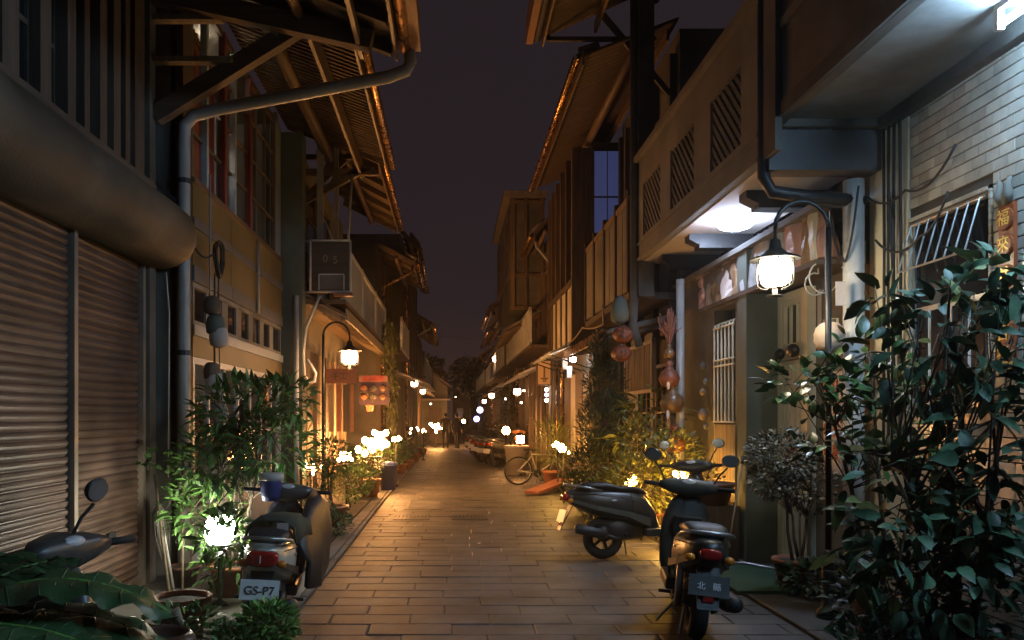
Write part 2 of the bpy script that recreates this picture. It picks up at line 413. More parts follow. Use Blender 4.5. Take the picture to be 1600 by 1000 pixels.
def railing(h, s, X, y0, y1, z0, z1, n, mat, name="balustrade", bar=.03):
    f = MB().bx(X-.025, X+.025, y0, y1, z1-.05, z1).bx(X-.025, X+.025, y0, y1, z0, z0+.05)
    for yy in (y0+.03, y1-.03): f.bx(X-.035, X+.035, yy-.03, yy+.03, z0-.001, z1+.03)
    r = f.build(name, mat, h)
    bm_ = MB().bx(-bar/2, bar/2, -bar/2, bar/2, 0, z1-z0-.10).mesh("baluster", mat)
    for i in range(n): inst("baluster", bm_, r, (X, y0+.06+(y1-y0-.12)*(i+.5)/n, z0+.05))
    return r
def lattice(h, s, X, y0, y1, z0, z1, n, mat, t=.025, name="lattice_panel"):
    """two crossing families of diagonal bars, clipped to the opening"""
    m = MB(); H = z1-z0; Wd = y1-y0; st_ = Wd/n
    for sg, off in ((1,-.004),(-1,.012)):
        k = -int(H/st_)-1
        while k*st_ < Wd + H:
            c = k*st_; pts = []
            # line y = c + sg*(z) for sg=1 ; y = c - z for -1, in local coords
            za, zb = 0, H
            ya, yb = (c, c+H) if sg > 0 else (c, c-H)
            if sg > 0:
                t0 = max(0, -ya); t1 = min(H, Wd-ya)
            else:
                t0 = max(0, ya-Wd); t1 = min(H, ya)
            if t1 - t0 > .02:
                A = (X+s*off, y0+ya+sg*t0, z0+t0); B = (X+s*off, y0+ya+sg*t1, z0+t1)
                m.beam(A, B, t*.6, t)
            k += 1
    return m.build(name, mat, h)
def text(body, size, mat, parent, M, name="lettering", ext=.003):
    cu = bpy.data.curves.new("txt", 'FONT'); cu.body = body; cu.size = size; cu.extrude = ext
    cu.align_x = 'CENTER'; cu.align_y = 'CENTER'
    t = bpy.data.objects.new("txt", cu); C.objects.link(t)
    dg = bpy.context.evaluated_depsgraph_get(); dg.update()
    me = bpy.data.meshes.new_from_object(t.evaluated_get(dg))
    bpy.data.objects.remove(t)
    me.name = name; me.materials.clear(); me.materials.append(mat)
    me.transform(M)
    o = bpy.data.objects.new(name, me); C.objects.link(o)
    if parent:
        o.parent = parent; w = WL.get(parent.name, Vector()); me.transform(Matrix.Translation(-w)); WL[o.name] = w
    return o
# matrices for lettering: facing -X (right wall), facing +X (left wall), facing -Y (towards the camera)
def Mface(loc, face):
    if face == '-X': rot = Matrix(((0,0,-1,0),(-1,0,0,0),(0,1,0,0),(0,0,0,1)))
    elif face == '+X': rot = Matrix(((0,0,1,0),(1,0,0,0),(0,1,0,0),(0,0,0,1)))
    else: rot = Matrix(((1,0,0,0),(0,0,-1,0),(0,1,0,0),(0,0,0,1)))
    return Matrix.Translation(loc) @ rot

# ================================================================== LEFT HOUSE 1: roller shutters
h = thing("shutter_house", "two-storey house with brown roller shutters and a bulging hood over them", "house", (-2.9,5.2,0))
MB().bx(-7,-3.05,2.2,7.72,-.02,6.05).build("wall", M_plastd, h)
sm_prof = [(0,0),(.012,.012),(.020,.030),(.016,.048),(.004,.058),(.004,.066),(-.006,.066),(-.006,0)]
for y0, y1 in ((2.9,4.55),(4.62,6.14),(6.22,7.52)):
    sh = MB().bx(-2.985,-2.97,y0,y1,.02,3.1).build("roller_shutter", M_slat, h)
    slm = MB().loft([[(px, yy, pz) for px, pz in sm_prof] for yy in (-(y1-y0)/2+.004, (y1-y0)/2-.004)]).mesh("slat", M_slat, False)
    for k in range(46):
        inst("slat", slm, sh, (-2.955+random.uniform(-.0015,.0015), (y0+y1)/2, .03+k*.0668), (random.uniform(-.0025,.0025),random.uniform(-.06,.06),0))
    MB().bx(-2.97,-2.90,y0+.02,y1-.02,.0,.03).build("bottom_bar", M_rail, sh)
    MB().bx(-2.93,-2.905,(y0+y1)/2-.07,(y0+y1)/2+.07,.52,.60).build("lock_plate", M_dsteel, sh)
for yy in (4.585, 6.18, 7.555):
    MB().bx(-2.97,-2.895,yy-.03,yy+.03,0,3.12).build("guide_rail", M_rail, h)
MB().bx(-3.05,-2.86,7.59,7.74,0,6.0).build("corner_post", M_concd, h)
hp = [(-2.98,3.04),(-2.80,3.02),(-2.62,3.05),(-2.50,3.13),(-2.44,3.25),(-2.43,3.38),(-2.48,3.50),(-2.60,3.58),(-2.80,3.65),(-2.98,3.70)]
rings = []; rnd = random.Random(2)
for i in range(40):
    yy = 2.2 + (7.90-2.2)*i/39; k = 1 if yy < 7.5 else (.99, .97, .93, .80)[min(3, int((yy-7.5)/.11))]
    seam = 0
    rings.append([(-2.98+(x+2.98)*k*(1+.035*noise.noise((yy*1.7, z*3, 1))+.018*noise.noise((yy*6, z*9, 4))) + .008*seam*(x > -2.9), yy, 3.36+(z-3.36)*(.6+.4*k) + .018*noise.noise((yy*2.2, x*4, 7))*(x > -2.9)) for x, z in hp])
MB().loft(rings).build("shutter_hood", M_hood, h, True)
MB().beam((-2.6,7.95,3.62),(-2.97,7.86,3.95),.02,.03).build("hood_bracket", M_dsteel, h)
MB().bx(-2.98,-2.80,2.2,7.6,3.69,3.80).build("sill_board", M_wdy, h)
MB().bx(-3.0,-2.84,2.2,7.6,5.75,5.95).build("head_board", M_wdy, h)
ups = [4.6,5.15,5.62,5.98,6.28,6.55,6.80,7.02,7.32]
wds = [.16,.2,.15,.13,.09,.13,.14,.10,.22]
for yy, w in zip(ups, wds):
    MB().bx(-2.97,-2.86+random.uniform(0,.03),yy-w/2,yy+w/2,3.80,5.75).build("upright_board", M_wdz, h)
for a, b, wa, wb in zip(ups[:-1], ups[1:], wds[:-1], wds[1:]):
    y0, y1 = a+wa/2, b+wb/2-wb
    if y1-y0 < .08: continue
    f = MB().bx(-2.97,-2.93,y0+.012,y1-.012,4.3,4.34).bx(-2.97,-2.93,y0+.012,y1-.012,4.95,4.99).bx(-2.972,-2.93,y0,y0+.012,3.8,5.75).bx(-2.972,-2.93,y1-.012,y1,3.8,5.75)
    f = f.build("window", M_wdy, h)
    for z0, z1 in ((3.80,4.3),(4.34,4.95),(4.99,5.75)):
        MB().bx(-2.965,-2.955,y0+.013,y1-.013,z0+.001,z1-.001).build("pane", M_glassd, f)
roof(h, -1, -2.9, 6.1, -.55, 5.20, 2.2, 7.82, .62, purl=((.30,.06,'round'),(.62,.055,'round'),(.86,.05,'board')))
MB().bx(-.40,-.30,2.2,7.86,5.18,5.40).build("eave_board", M_orange, h)
MB().beam((-2.86,7.74,4.50),(-1.35,7.76,5.45),.12,.16).build("brace", M_wmx, h)
MB().beam((-2.86,7.60,5.62),(-.75,7.60,5.16),.12,.18).build("tie_beam", M_wmx, h)
MB().beam((-2.9,7.70,5.02),(-2.1,7.70,5.02),.1,.05).beam((-2.9,7.70,5.42),(-2.2,7.70,5.42),.1,.05).build("bracket_board", M_wlz, h)
dp = MB().tube([(-.42,7.85,5.25),(-.40,7.86,5.08),(-.44,7.87,5.0),(-.62,7.88,4.94),(-1.6,7.90,4.76),(-2.3,7.92,4.64),(-2.55,7.93,4.58),(-2.64,7.93,4.48),(-2.65,7.93,4.3),(-2.65,7.93,2.0),(-2.65,7.93,0)], .062, 12).build("downpipe", M_pvc, h, True)
for z in (.7, 2.2, 3.9): MB().tube([(-2.65,7.93,z),(-2.65,7.93,z+.05)], .07, 12).build("pipe_clip", M_dsteel, dp)

# ================================================================== LEFT HOUSE 2: mustard shop
h = thing("mustard_shop", "shop with mustard yellow bands and a tall glazed upper floor", "house", (-2.7,10.4,0))
X = -2.7
MB().bx(-7,-6.8,8.0,12.9,0,6.4).build("back_wall", M_plastd, h)
MB().bx(-6.8,X-.06,8.0,8.12,0,6.4).bx(-6.8,X-.06,12.62,12.74,0,6.4).build("side_wall", M_plast, h)
MB().bx(-6.8,X-.08,8.12,12.62,3.05,3.22).build("upper_floor", M_wdx, h)
MB().bx(-6.8,X-.08,8.12,12.62,6.2,6.3).build("ceiling", M_plastd, h)
MB().bx(-6.8,X-.08,8.12,12.62,0,.03).build("shop_floor", M_concd, h)
MB().bx(X-.1,X+.02,8.0,8.26,0,6.2).build("corner_pier", M_wdz, h)
for z0, z1, m, pr in ((3.0,3.16,M_grey,.05),(3.162,3.56,M_yel,.03),(3.562,3.66,M_grey,.05),(3.662,4.02,M_yel,.03)):
    n = 3
    for i in range(n):
        a = 8.26 + (12.62-8.26)*i/n; b = 8.26 + (12.62-8.26)*(i+1)/n
        MB().bx(X-.1, X+pr, a, b-.012, z0, z1).build("band_board", m, h)
MB().bx(X-.1,X+.055,8.26,12.62,4.02,4.07).build("window_sill", M_wmy, h)
MB().bx(X-.1,X+.05,8.26,12.62,2.44,2.55).build("transom_sill", M_bgrey, h)
MB().bx(X-.1,X+.03,8.26,12.62,2.22,2.438).build("lintel_board", M_yel, h)
window(h, -1, X-.05, 8.3, 12.6, 2.552, 2.998, 7, 1, M_conc, M_glassd, .05, .07, "transom_window", mw=.24)
window(h, -1, X-.05, 8.3, 12.6, .55, 2.218, 7, 2, M_white, M_glassc, .07, .07, "shop_window")
MB().bx(X-.1,X+.0,8.26,12.62,.0,.548).build("plinth_wall", M_bgrey, h)
w2 = window(h, -1, X-.05, 8.3, 12.25, 4.07, 6.12, 6, 4, M_wmz, M_glassc, .05, .06, "upper_window", ys=[8.78,9.48,9.92,10.65,11.1,11.65])
for yy in (9.47,10.66): MB().bx(X-.04,X+.035,yy-.05,yy+.05,4.07,6.12).build("red_mullion", M_redw, h)
for yy in (8.78, 9.92): MB().bx(X-.04,X+.03,yy-.04,yy+.04,4.07,6.12).build("pale_mullion", M_bgrey, h)
MB().bx(X-.08,X+.01,12.25,12.62,4.07,6.12).build("end_panel", M_bgrey, h)
# things hung inside the upper room and down in the shop
for yy, col, dx in ((8.75,(.05,.26,.12),.22),(9.05,(.60,.20,.05),.24),(9.35,(.50,.04,.03),.26),(9.75,(.45,.06,.05),.26),(10.3,(.45,.38,.30),.6),(11.0,(.28,.30,.34),.6),(11.7,(.36,.42,.55),.25)):
    m = mk("curtain_cloth", col, rough=.9, var=.25, bump=.2)
    c = MB(); n = 14; rg = []
    for z in (4.2, 5.2, 6.0):
        rg.append([(X-dx+.03*math.sin(i*1.5), yy-.16+.32*i/n, z) for i in range(n+1)] + [(X-dx-.01+.03*math.sin(i*1.5), yy-.16+.32*i/n, z) for i in reversed(range(n+1))])
    c.loft(rg).build("curtain", m, h, True)
o = MB().tube([(-3.0,9.62,6.2),(-3.0,9.62,4.72)], .008, 5).ball((-3.0,9.62,4.64), .05).build("pendant_bulb", E_bulb, h, True)
MB().ball((-3.45,10.35,4.62), .09).build("table_globe", emit("globe_white",(1,.9,.75),7), h, True)
MB().tube([(-3.1,8.75,5.05),(-3.1,8.75,5.35)], .045, 10).build("wall_lamp", emit("amber_shade",(1,.55,.15),9), h, True)
MB().bx(-4.6,-4.56,8.5,12.2,2.93,2.97).build("ceiling_tube", emit("shop_tube",(1,.93,.78),30), h)
for i, yy in enumerate((8.6,9.3,10.1,10.9,11.7)):
    c = MB().bx(-3.4,-3.1,yy,yy+.5,.03,.9+.3*(i%3)); c.bx(-3.38,-3.12,yy+.05,yy+.2,.9+.3*(i%3),1.2+.3*(i%3))
    c.build("shop_cabinet", (M_cream, M_wmz, M_redlac, M_white, M_wdz)[i], h)
MB().bx(X-.02,X+.035,11.55,11.68,1.5,2.2).build("red_door_scroll", M_redlac, h)
roof(h, -1, X, 6.38, -1.08, 5.78, 8.0, 13.4, 0, purl=((.40,.085,'round'),(.74,.10,'board')), ribs=.115)
MB().beam((-2.7,13.2,5.0),(-1.3,13.2,5.75),.09,.12).beam((-2.7,13.2,5.62),(-1.2,13.2,5.62),.09,.1).build("brace", M_wmx, h)
MB().bx(-2.72,-2.36,12.68,13.0,0,6.1).build("end_pier", M_teal, h)

# ================================================================== LEFT HOUSE 3: dessert shop with lattice balcony
h = thing("dessert_shop", "timber dessert shop with white lattice balcony and lit pent roof", "house", (-2.6,16.5,0))
X = -2.55
MB().bx(-7,X-.06,13.0,19.3,-.02,6.2).build("wall", M_plast, h)
for i, yy in enumerate((13.25,13.75,14.2,14.7,15.2,15.75,16.3,16.9,17.5,18.1,18.8)):
    MB().bx(X-.06,X+.05+.03*(i%2),yy,yy+.28,.05,2.75).build("shopfront_board", (M_wmz,M_wlz,M_wdz)[i%3], h)
window(h, -1, X-.02, 13.2, 16.6, 3.9, 5.7, 4, 3, M_wmz, M_glassd)
MB().prism([(X-.05,13.0,3.66),(-1.72,13.0,3.22),(-1.72,13.0,3.27),(X-.05,13.0,3.72)],(0,8.2,0)).build("pent_roof", M_wmy, h)
for i in range(14):
    yy = 13.05+i*.62; MB().beam((X-.05,yy,3.60),(-1.74,yy,3.18),.05,.07).build("rafter", M_wlz, h)
MB().bx(-1.72,-1.69,13.0,21.2,3.16,3.34).build("fascia_board", M_wlz, h)
MB().bx(X-.05,-1.72,13.0,21.2,3.42,3.50).build("balcony_floor", M_wmy, h)
MB().bx(-1.80,-1.74,13.0,15.6,3.50,4.36).build("balcony_panel", M_bgrey, h)
MB().bx(-1.81,-1.73,13.0,21.2,4.36,4.44).build("handrail", M_white, h)
for yy in (15.63, 18.4, 21.15): MB().bx(-1.82,-1.72,yy-.05,yy+.05,3.5,4.46).build("balcony_post", M_white, h)
lattice(h, -1, -1.77, 15.68, 18.35, 3.52, 4.36, 16, M_white, .03)
lattice(h, -1, -1.77, 18.45, 21.1, 3.52, 4.36, 16, M_white, .03)
roof(h, -1, X, 6.75, -1.28, 6.1, 13.45, 19.2, .9, deck=M_wmx, purl=((.5,.06,'round'),))
MB().beam((X,13.5,5.2),(-1.6,13.5,6.1),.07,.09).beam((X,13.45,5.95),(-1.5,13.45,5.95),.07,.08).build("brace", M_wmx, h)
MB().bx(-2.2,-2.1,13.1,13.2,3.5,6.4).bx(-1.95,-1.88,13.3,13.38,4.4,6.3).build("balcony_upright", M_pvc, h)

# ================================================================== farther left houses
def row_house(s, X, y0, y1, z, label, wallm, timber, over=1.1, seed=0, lit=False, bal=True, name="row_house"):
    rnd = random.Random(seed); h = thing(name, label, "house", (X,(y0+y1)/2,0))
    back = X + s*5
    MB().bx(back, X+s*.05, y0, y1, -.02, z+.5).build("wall", wallm, h)
    n = max(2, int((y1-y0)/1.2)); w = (y1-y0)/n
    for i in range(n+1):
        yy = min(y1-.1, max(y0+.02, y0+i*w-.06)); MB().bx(X+s*.05, X-s*(.06+.02*rnd.random()), yy, yy+.12, 0, z+.2).build("timber_post", timber, h)
    for i in range(n):
        a, b = y0+i*w+.09, y0+(i+1)*w-.09
        k = rnd.random()
        if k < .4: door(h, s, X+s*.05, a, min(b,a+.95), 2.15, rnd.choice((M_wmz,M_wlz,M_wdz,M_redw)))
        else: window(h, s, X+s*.04, a, b, .8, 2.3, 2, 2, timber, M_glassd)
        window(h, s, X+s*.04, a, b, 3.7, z-.4, 2, 3, timber, M_glassd)
        MB().bx(X+s*.05, X-s*.03, a, b, 3.0, 3.55).build("infill_panel", rnd.choice((M_plast, M_cream, M_wmz)), h)
    MB().prism([(X,y0+.1,2.95),(X-s*.85,y0+.1,2.62),(X-s*.85,y0+.1,2.67),(X,y0+.1,3.02)],(0,y1-y0-.2,0)).build("awning", rnd.choice((M_wmx,M_tiler,M_pinkp)), h)
    if bal:
        MB().bx(X+s*.04, X-s*.62, y0+.2, y1-.2, 3.28, 3.36).build("balcony_floor", timber, h)
        railing(h, s, X-s*.6, y0+.2, y1-.2, 3.37, 4.25, int((y1-y0)*3.2), rnd.choice((M_wmz, M_white, M_bgrey)))
    roof(h, s, X, z+.62, X-s*over, z+.1, y0, y1, .8, purl=((.5,.06,'round'),), tiles=(y0 < 30))
    yy = y0+.15
    MB().tube([(X-s*over*.98, yy, z+.05),(X-s*over*.9, yy, z-.15),(X-s*.15, yy, z-.5),(X-s*.12, yy, z-.8),(X-s*.12, yy, 0)], .04, 8).build("downpipe", rnd.choice((M_pvc, M_copper)), h, True)
    return h
row_house(-1, -1.95, 21.4, 25.3, 5.6, "low timber house hung with vines past the dessert shop", M_plastd, M_wmz, .95, 3)
row_house(-1, -1.55, 25.5, 35, 6.9, "tall plain house beyond the vine covered house on the left", M_plastd, M_wdz, .45, 5, bal=False)
row_house(-1, -1.75, 35.2, 46, 5.6, "distant left house fourth from the shutter house", M_plast, M_wmz, .9, 8)
# small gabled house that closes the view on the left
h = thing("gabled_house", "small orange lit house with a single pitched gable at the lane's far end", "house", (-.9,47,0))
MB().prism([(-2.0,47,0),(-.25,47,0),(-.25,47,3.35),(-1.15,47,4.0),(-2.0,47,3.7)],(0,6,0)).build("wall", M_plast, h)
MB().prism([(-.05,46.8,3.28),(-.05,46.8,3.40),(-1.15,46.8,4.18),(-1.15,46.8,4.03)],(0,6.4,0)).prism([(-2.2,46.8,3.65),(-1.15,46.8,4.03),(-1.15,46.8,4.18),(-2.2,46.8,3.77)],(0,6.4,0)).build("roof", M_tiler, h)
MB().bx(-1.9,-.05,46.3,46.998,2.52,2.60).build("awning", M_pinkp, h)
window(h, -1, -.25, 48, 49.4, 2.5, 3.2, 2, 1, M_wmz)
MB().bx(-1.3,-.55,46.93,46.99,.05,2.1).build("door", M_wmz, h)
row_house(-1, -1.2, 53.5, 66, 4.4, "last dim house on the left behind the gabled one", M_plast, M_wdz, .8, 12)
# ================================================================== RIGHT HOUSE 1: tiled wall, overhanging storey
h = thing("tiled_house", "house clad in pale glazed tiles with a projecting upper storey and fluorescent light", "house", (3.6,5.0,0))
MB().bx(7,3.66,2.2,5.36,-.02,7.5).bx(7,3.66,5.36,6.3,-.02,1.66).bx(7,3.66,5.36,6.3,3.12,7.5).bx(7,4.4,5.36,6.3,1.66,3.12).build("wall", M_concd, h)
MB().bx(7,3.60,6.3,6.88,-.02,4.0).build("cream_pier", M_cream, h)
MB().bx(3.66,3.618,2.2,5.36,0,4.0).bx(3.66,3.618,5.36,6.3,0,1.66).bx(3.66,3.618,5.36,6.3,3.12,4.0).build("grout_bed", M_grout, h)
bw, bh, gp = .142, .080, .007
def clipb(y0, y1, z0, z1):
    wy0, wy1, wz0, wz1 = 5.33, 6.3, 1.63, 3.15       # window opening with its trim
    if z1 <= wz0 or z0 >= wz1: return [(y0,y1,z0,z1)]
    out = []
    if y0 < wy0: out.append((y0, min(y1,wy0), z0, z1))
    if y1 > wy1: out.append((max(y0,wy1), y1, z0, z1))
    return out
_bm = {}; cand = []
r = 0; z = .02
while z < 3.98:
    yy = 3.2 - (bw/2 if r % 2 else 0)
    while yy < 6.3:
        for a, b, c, d in clipb(max(yy,3.2), min(yy+bw,6.295), z, z+bh):
            if b-a > .03: cand.append((a+gp/2, b-gp/2, c+gp/2, d-gp/2))
        yy += bw
    z += bh; r += 1
def vis(c):                                        # largest in the photo: in the frame, and above the shrubs
    y_, z_ = (c[0]+c[1])/2, (c[2]+c[3])/2
    px = 705+1250*3.6/y_; py = 650-1250*(z_-1.6)/y_
    return (0 if px < 1605 and py < 520 else 1, 0 if px < 1605 else 1, -z_)
cand.sort(key=vis); fm = MB()
for i, (a, b, c, d) in enumerate(cand):
    loc = (3.618-.012+random.uniform(-.0012,.0012), (a+b)/2, (c+d)/2)
    rot = (0, random.uniform(-.02,.02), random.uniform(-.02,.02))
    if i < 300:
        k = round(b-a, 2)
        if k not in _bm: _bm[k] = MB().cbox(k, bh-gp, .014, .003, Mface((0,0,0),'-X')).mesh("wall_tile", M_tile)
        inst("wall_tile", _bm[k], h, loc, rot)
    else: fm.cbox(b-a, d-c, .014, .003, Mface(loc,'-X'))
tag(fm.build("small_wall_tile", M_tile, h), kind='stuff')
tr = MB()                                          # mosaic trim round the window
for i in range(20): tr.bx(3.598,3.62,5.337+i*.0485,5.337+i*.0485+.043,3.121,3.148)
for i in range(31):
    for k in (5.337,): tr.bx(3.598,3.62,k,k+.022,1.65+i*.0485,1.65+i*.0485+.043)
tr.build("window_trim", M_tile, h)
wn = MB().bx(3.66,3.63,5.362,5.40,1.662,3.118).bx(3.66,3.63,6.26,6.298,1.662,3.118).bx(3.66,3.63,5.40,6.26,1.662,1.70).bx(3.66,3.63,5.40,6.26,3.08,3.118).bx(3.66,3.635,5.40,6.26,2.40,2.44).bx(3.66,3.635,5.81,5.85,1.70,2.40).build("window", M_steel, h)
for a, b, c, d in ((5.40,6.26,2.44,3.08),(5.40,5.81,1.70,2.40),(5.85,6.26,1.70,2.40)): MB().bx(3.648,3.642,a,b,c,d).build("pane", M_glassd, wn)
for i in range(8):
    yy = 5.42+i*.115
    MB().tube([(3.58,yy,3.08),(3.49,yy+.02,2.72)], .007, 6).build("awning_bar", M_steel, wn)
    if i % 2: MB().tube([(3.585,yy,2.40),(3.585,yy,1.66)], .009, 6).build("window_bar", M_pvcw, wn)
MB().tube([(3.585,5.38,3.08),(3.585,6.27,3.08)], .011, 6).tube([(3.49,5.40,2.72),(3.49,6.26,2.72)], .008, 6).build("awning_rail", M_steel, wn)
# projecting storey
MB().bx(3.66,2.74,2.2,6.62,4.06,4.16).build("soffit", M_conc, h)
MB().bx(2.74,2.66,2.2,6.66,4.0,7.4).build("storey_wall", M_plastd, h)
MB().bx(2.742,3.66,6.622,6.68,4.0,7.4).build("storey_end_wall", M_plastd, h)
MB().bx(2.60,2.657,6.42,6.66,3.74,7.4).build("corner_post", M_concd, h)
MB().bx(2.655,2.63,2.2,6.4,4.0,4.12).bx(2.655,2.63,2.2,6.4,4.70,4.78).build("wall_rail", M_concd, h)
window(h, 1, 2.662, 4.9, 5.85, 4.95, 6.0, 2, 2, M_wdy, M_glassd, .05, .05)
MB().bx(2.66,3.66,6.69,6.90,3.66,3.995).build("end_beam", M_grey, h)
MB().bx(3.66,3.52,2.2,6.6,3.96,4.055).build("cornice", M_concd, h)
# fluorescent fitting under the storey
f = thing("fluorescent_light", "cool white fluorescent tube fitting under the projecting storey", "ceiling light", (3.27,4.3,4.05))
MB().bx(3.255,3.285,3.75,4.80,4.02,4.058).build("housing", M_white, f)
MB().tube([(3.27,3.80,3.93),(3.27,4.75,3.93)], .02, 10).build("tube", E_tube, f, True)
MB().bx(3.255,3.285,2.35,3.40,4.02,4.058).build("housing", M_white, f)
MB().tube([(3.27,2.40,3.93),(3.27,3.35,3.93)], .02, 10).build("tube", E_tube, f, True)
for yy in (3.775, 4.775): MB().bx(3.25,3.29,yy-.018,yy+.018,3.90,4.019).build("socket", M_white, f)

# carved plaque with lucky characters
f = thing("lucky_plaque", "tall narrow gold and red plaque of carved characters on the tiled wall", "plaque", (3.575,5.15,1.8))
MB().bx(3.600,3.575,5.085,5.225,1.95,2.97).build("board", M_redlac, f)
for zz, t in ((2.87,'福'),(2.70,'來'),(2.50,'財'),(2.13,'百'),(1.99,'福')):
    dm = MB().lathe([(.076,0),(.076,.012),(.066,.018)], 18, Mface((3.575,5.155,zz),'-X')).build("roundel", M_redlac, f)
    text(t, .115, M_gold, f, Mface((3.5555,5.155,zz),'-X'), "character")
mbp = MB()
for sx in (-1,1):
    mbp.tube([(3.57,5.155+sx*.02,2.97),(3.555,5.155+sx*.05,3.03),(3.56,5.155+sx*.035,3.09),(3.565,5.155+sx*.055,3.13)], [.028,.03,.02,.012], 7)
mbp.ball((3.565,5.155,3.0), .022, .05, .045)
mbp.build("carved_finial", M_plast, f, True)
MB().bx(3.598,3.545,5.06,5.25,1.90,1.948).build("ledge", M_gold, f)

# ================================================================== RIGHT HOUSE 2: pierced balcony
h = thing("balcony_house", "house with a long pierced balcony over a white door", "house", (3.6,9.2,0))
MB().bx(7,3.64,6.92,11.5,-.02,3.74).build("wall", M_plast, h)
MB().bx(3.638,3.24,8.98,11.48,-.02,.42).bx(3.638,3.24,8.98,9.12,.42,3.4).bx(3.638,3.24,9.86,11.48,.42,3.4).bx(3.638,3.24,9.12,9.86,2.9,3.4).bx(3.638,3.5,9.12,9.86,.42,2.9).build("front_wall", M_plastd, h)
MB().bx(3.638,3.21,8.70,8.978,-.02,3.42).build("green_pier", M_teal, h)
MB().bx(3.638,3.18,7.0,11.48,3.422,3.48).build("ledge", M_concd, h)
dr = door(h, 1, 3.60, 8.12, 8.62, 2.18, M_cream, 5)
MB().bx(3.638,3.55,8.62,8.70,0,2.9).bx(3.638,3.55,7.98,8.10,0,2.9).bx(3.638,3.55,8.10,8.62,2.19,2.30).bx(3.638,3.55,8.10,8.62,2.82,2.9).build("door_frame", M_cream, h)
window(h, 1, 3.63, 8.10, 8.62, 2.30, 2.82, 3, 1, M_cream, M_glassd, .06, .07, "transom_window")
MB().ball((3.50,8.52,2.26), .05,.07,.06).ball((3.50,8.20,2.27), .06,.10,.07).build("doorhead_ornament", M_plk, h, True)
dm = MB().prism([(3.535,8.35,1.10),(3.535,8.42,1.24),(3.535,8.35,1.38),(3.535,8.28,1.24)],(-.004,0,0)).build("red_diamond_paper", M_redink, dr)
# barred window
wb = MB().bx(3.5,3.46,9.122,9.16,1.5,2.9).bx(3.5,3.46,9.82,9.858,1.5,2.9).bx(3.5,3.46,9.16,9.82,1.5,1.55).bx(3.5,3.46,9.16,9.82,2.85,2.9).build("barred_window", M_wdz, h)
MB().bx(3.492,3.486,9.16,9.82,1.55,2.85).build("pane", M_glassd, wb)
for i in range(6):
    yy = 9.16+i*.128
    MB().tube([(3.225,yy,1.52),(3.225,yy,2.62),(3.235,yy,2.70),(3.30,yy,2.73)], .013, 6).build("bar", M_cream, wb)
for zz in (1.53,2.20,2.27,2.66): MB().tube([(3.225,9.13,zz),(3.225,9.83,zz)], .012, 6).build("cross_bar", M_cream, wb)
MB().bx(3.24,3.20,9.02,9.74,.62,1.50).build("weathered_panel", M_wlz, h)
MB().bx(3.24,3.16,8.99,9.9,.42,.50).build("wall_sill", M_conc, h)
# balcony: slab, joists, pierced parapet
MB().bx(3.64,2.74,6.92,11.5,3.79,3.87).build("balcony_soffit", M_pinkp, h)
for yy in (7.75, 9.6, 10.85):
    MB().bx(3.62,2.98,yy,yy+.2,3.62,3.788).prism([(2.978,yy,3.66),(2.86,yy,3.72),(2.86,yy,3.788),(2.978,yy,3.788)],(0,.2,0)).build("joist", M_black, h)
MB().bx(2.74,2.66,6.92,11.5,3.80,4.10).build("parapet_beam", M_plast, h)
MB().bx(2.74,2.66,6.92,11.5,4.82,5.20).build("parapet_top", M_plast, h)
MB().bx(2.655,2.64,6.92,11.5,4.02,4.05).bx(2.655,2.64,6.92,11.5,3.80,3.84).build("parapet_moulding", M_plast, h)
MB().bx(2.78,2.60,6.92,11.5,5.20,5.28).build("parapet_cap", M_plast, h)
ops = [(7.35,8.22),(8.78,9.72),(10.2,11.1)]
edges = [6.92] + [v for o_ in ops for v in o_] + [11.5]
for i in range(0, len(edges), 2): MB().bx(2.742,2.662,edges[i],edges[i+1],4.10,4.82).build("parapet_panel", M_plast, h)
for a, b in ops:
    MB().bx(2.80,2.79,a-.05,b+.05,4.05,4.9).build("opening_back", M_plastd, h)
    lattice(h, 1, 2.70, a, b, 4.10, 4.82, 7, M_plastd, .05)
MB().bx(7,4.3,6.92,11.5,3.87,7.9).build("terrace_wall", M_plastd, h)
MB().prism([(4.28,9.6,5.9),(4.28,11.4,5.9),(4.28,11.4,8.2),(4.28,9.6,6.4)],(-.03,0,0)).build("gable_panel", M_orange, h)  # orange coat paints the warm light on a white wall
for i in range(12): MB().bx(4.24,4.20,8.9+i*.2,9.02+i*.2,3.9,6.1).build("corrugation", M_glassb, h)
MB().bx(2.88,2.66,11.34,11.52,3.3,9.0).build("end_post", M_concd, h)
MB().tube([(2.62,11.45,8.6),(2.62,11.45,3.2),(2.60,11.45,2.9),(2.7,11.5,2.6)], .06, 10).build("downpipe", M_concd, h, True)
MB().tube([(2.66,6.80,5.2),(2.66,6.80,3.62),(2.72,6.78,3.5),(3.0,6.78,3.46),(3.5,6.78,3.42)], .055, 10).build("balcony_drain", M_dsteel, h, True)
roof(h, 1, 3.9, 8.3, 1.36, 7.15, 6.0, 11.75, .8, purl=((.35,.06,'round'),(.7,.06,'board')), gut=M_dsteel)
MB().bx(1.20,1.10,6.0,11.8,7.08,7.45).build("eave_board", M_orange, h)
MB().beam((1.4,11.72,7.12),(3.0,11.72,7.12),.05,.06).beam((2.2,11.72,7.5),(3.2,11.7,6.3),.06,.08).beam((1.42,11.72,7.1),(1.42,11.72,7.3),.05,.05).build("roof_tie", M_wdx, h)
MB().beam((2.7,9.0,6.9),(4.2,9.0,6.0),.05,.07).build("roof_strut", M_wlz, h)
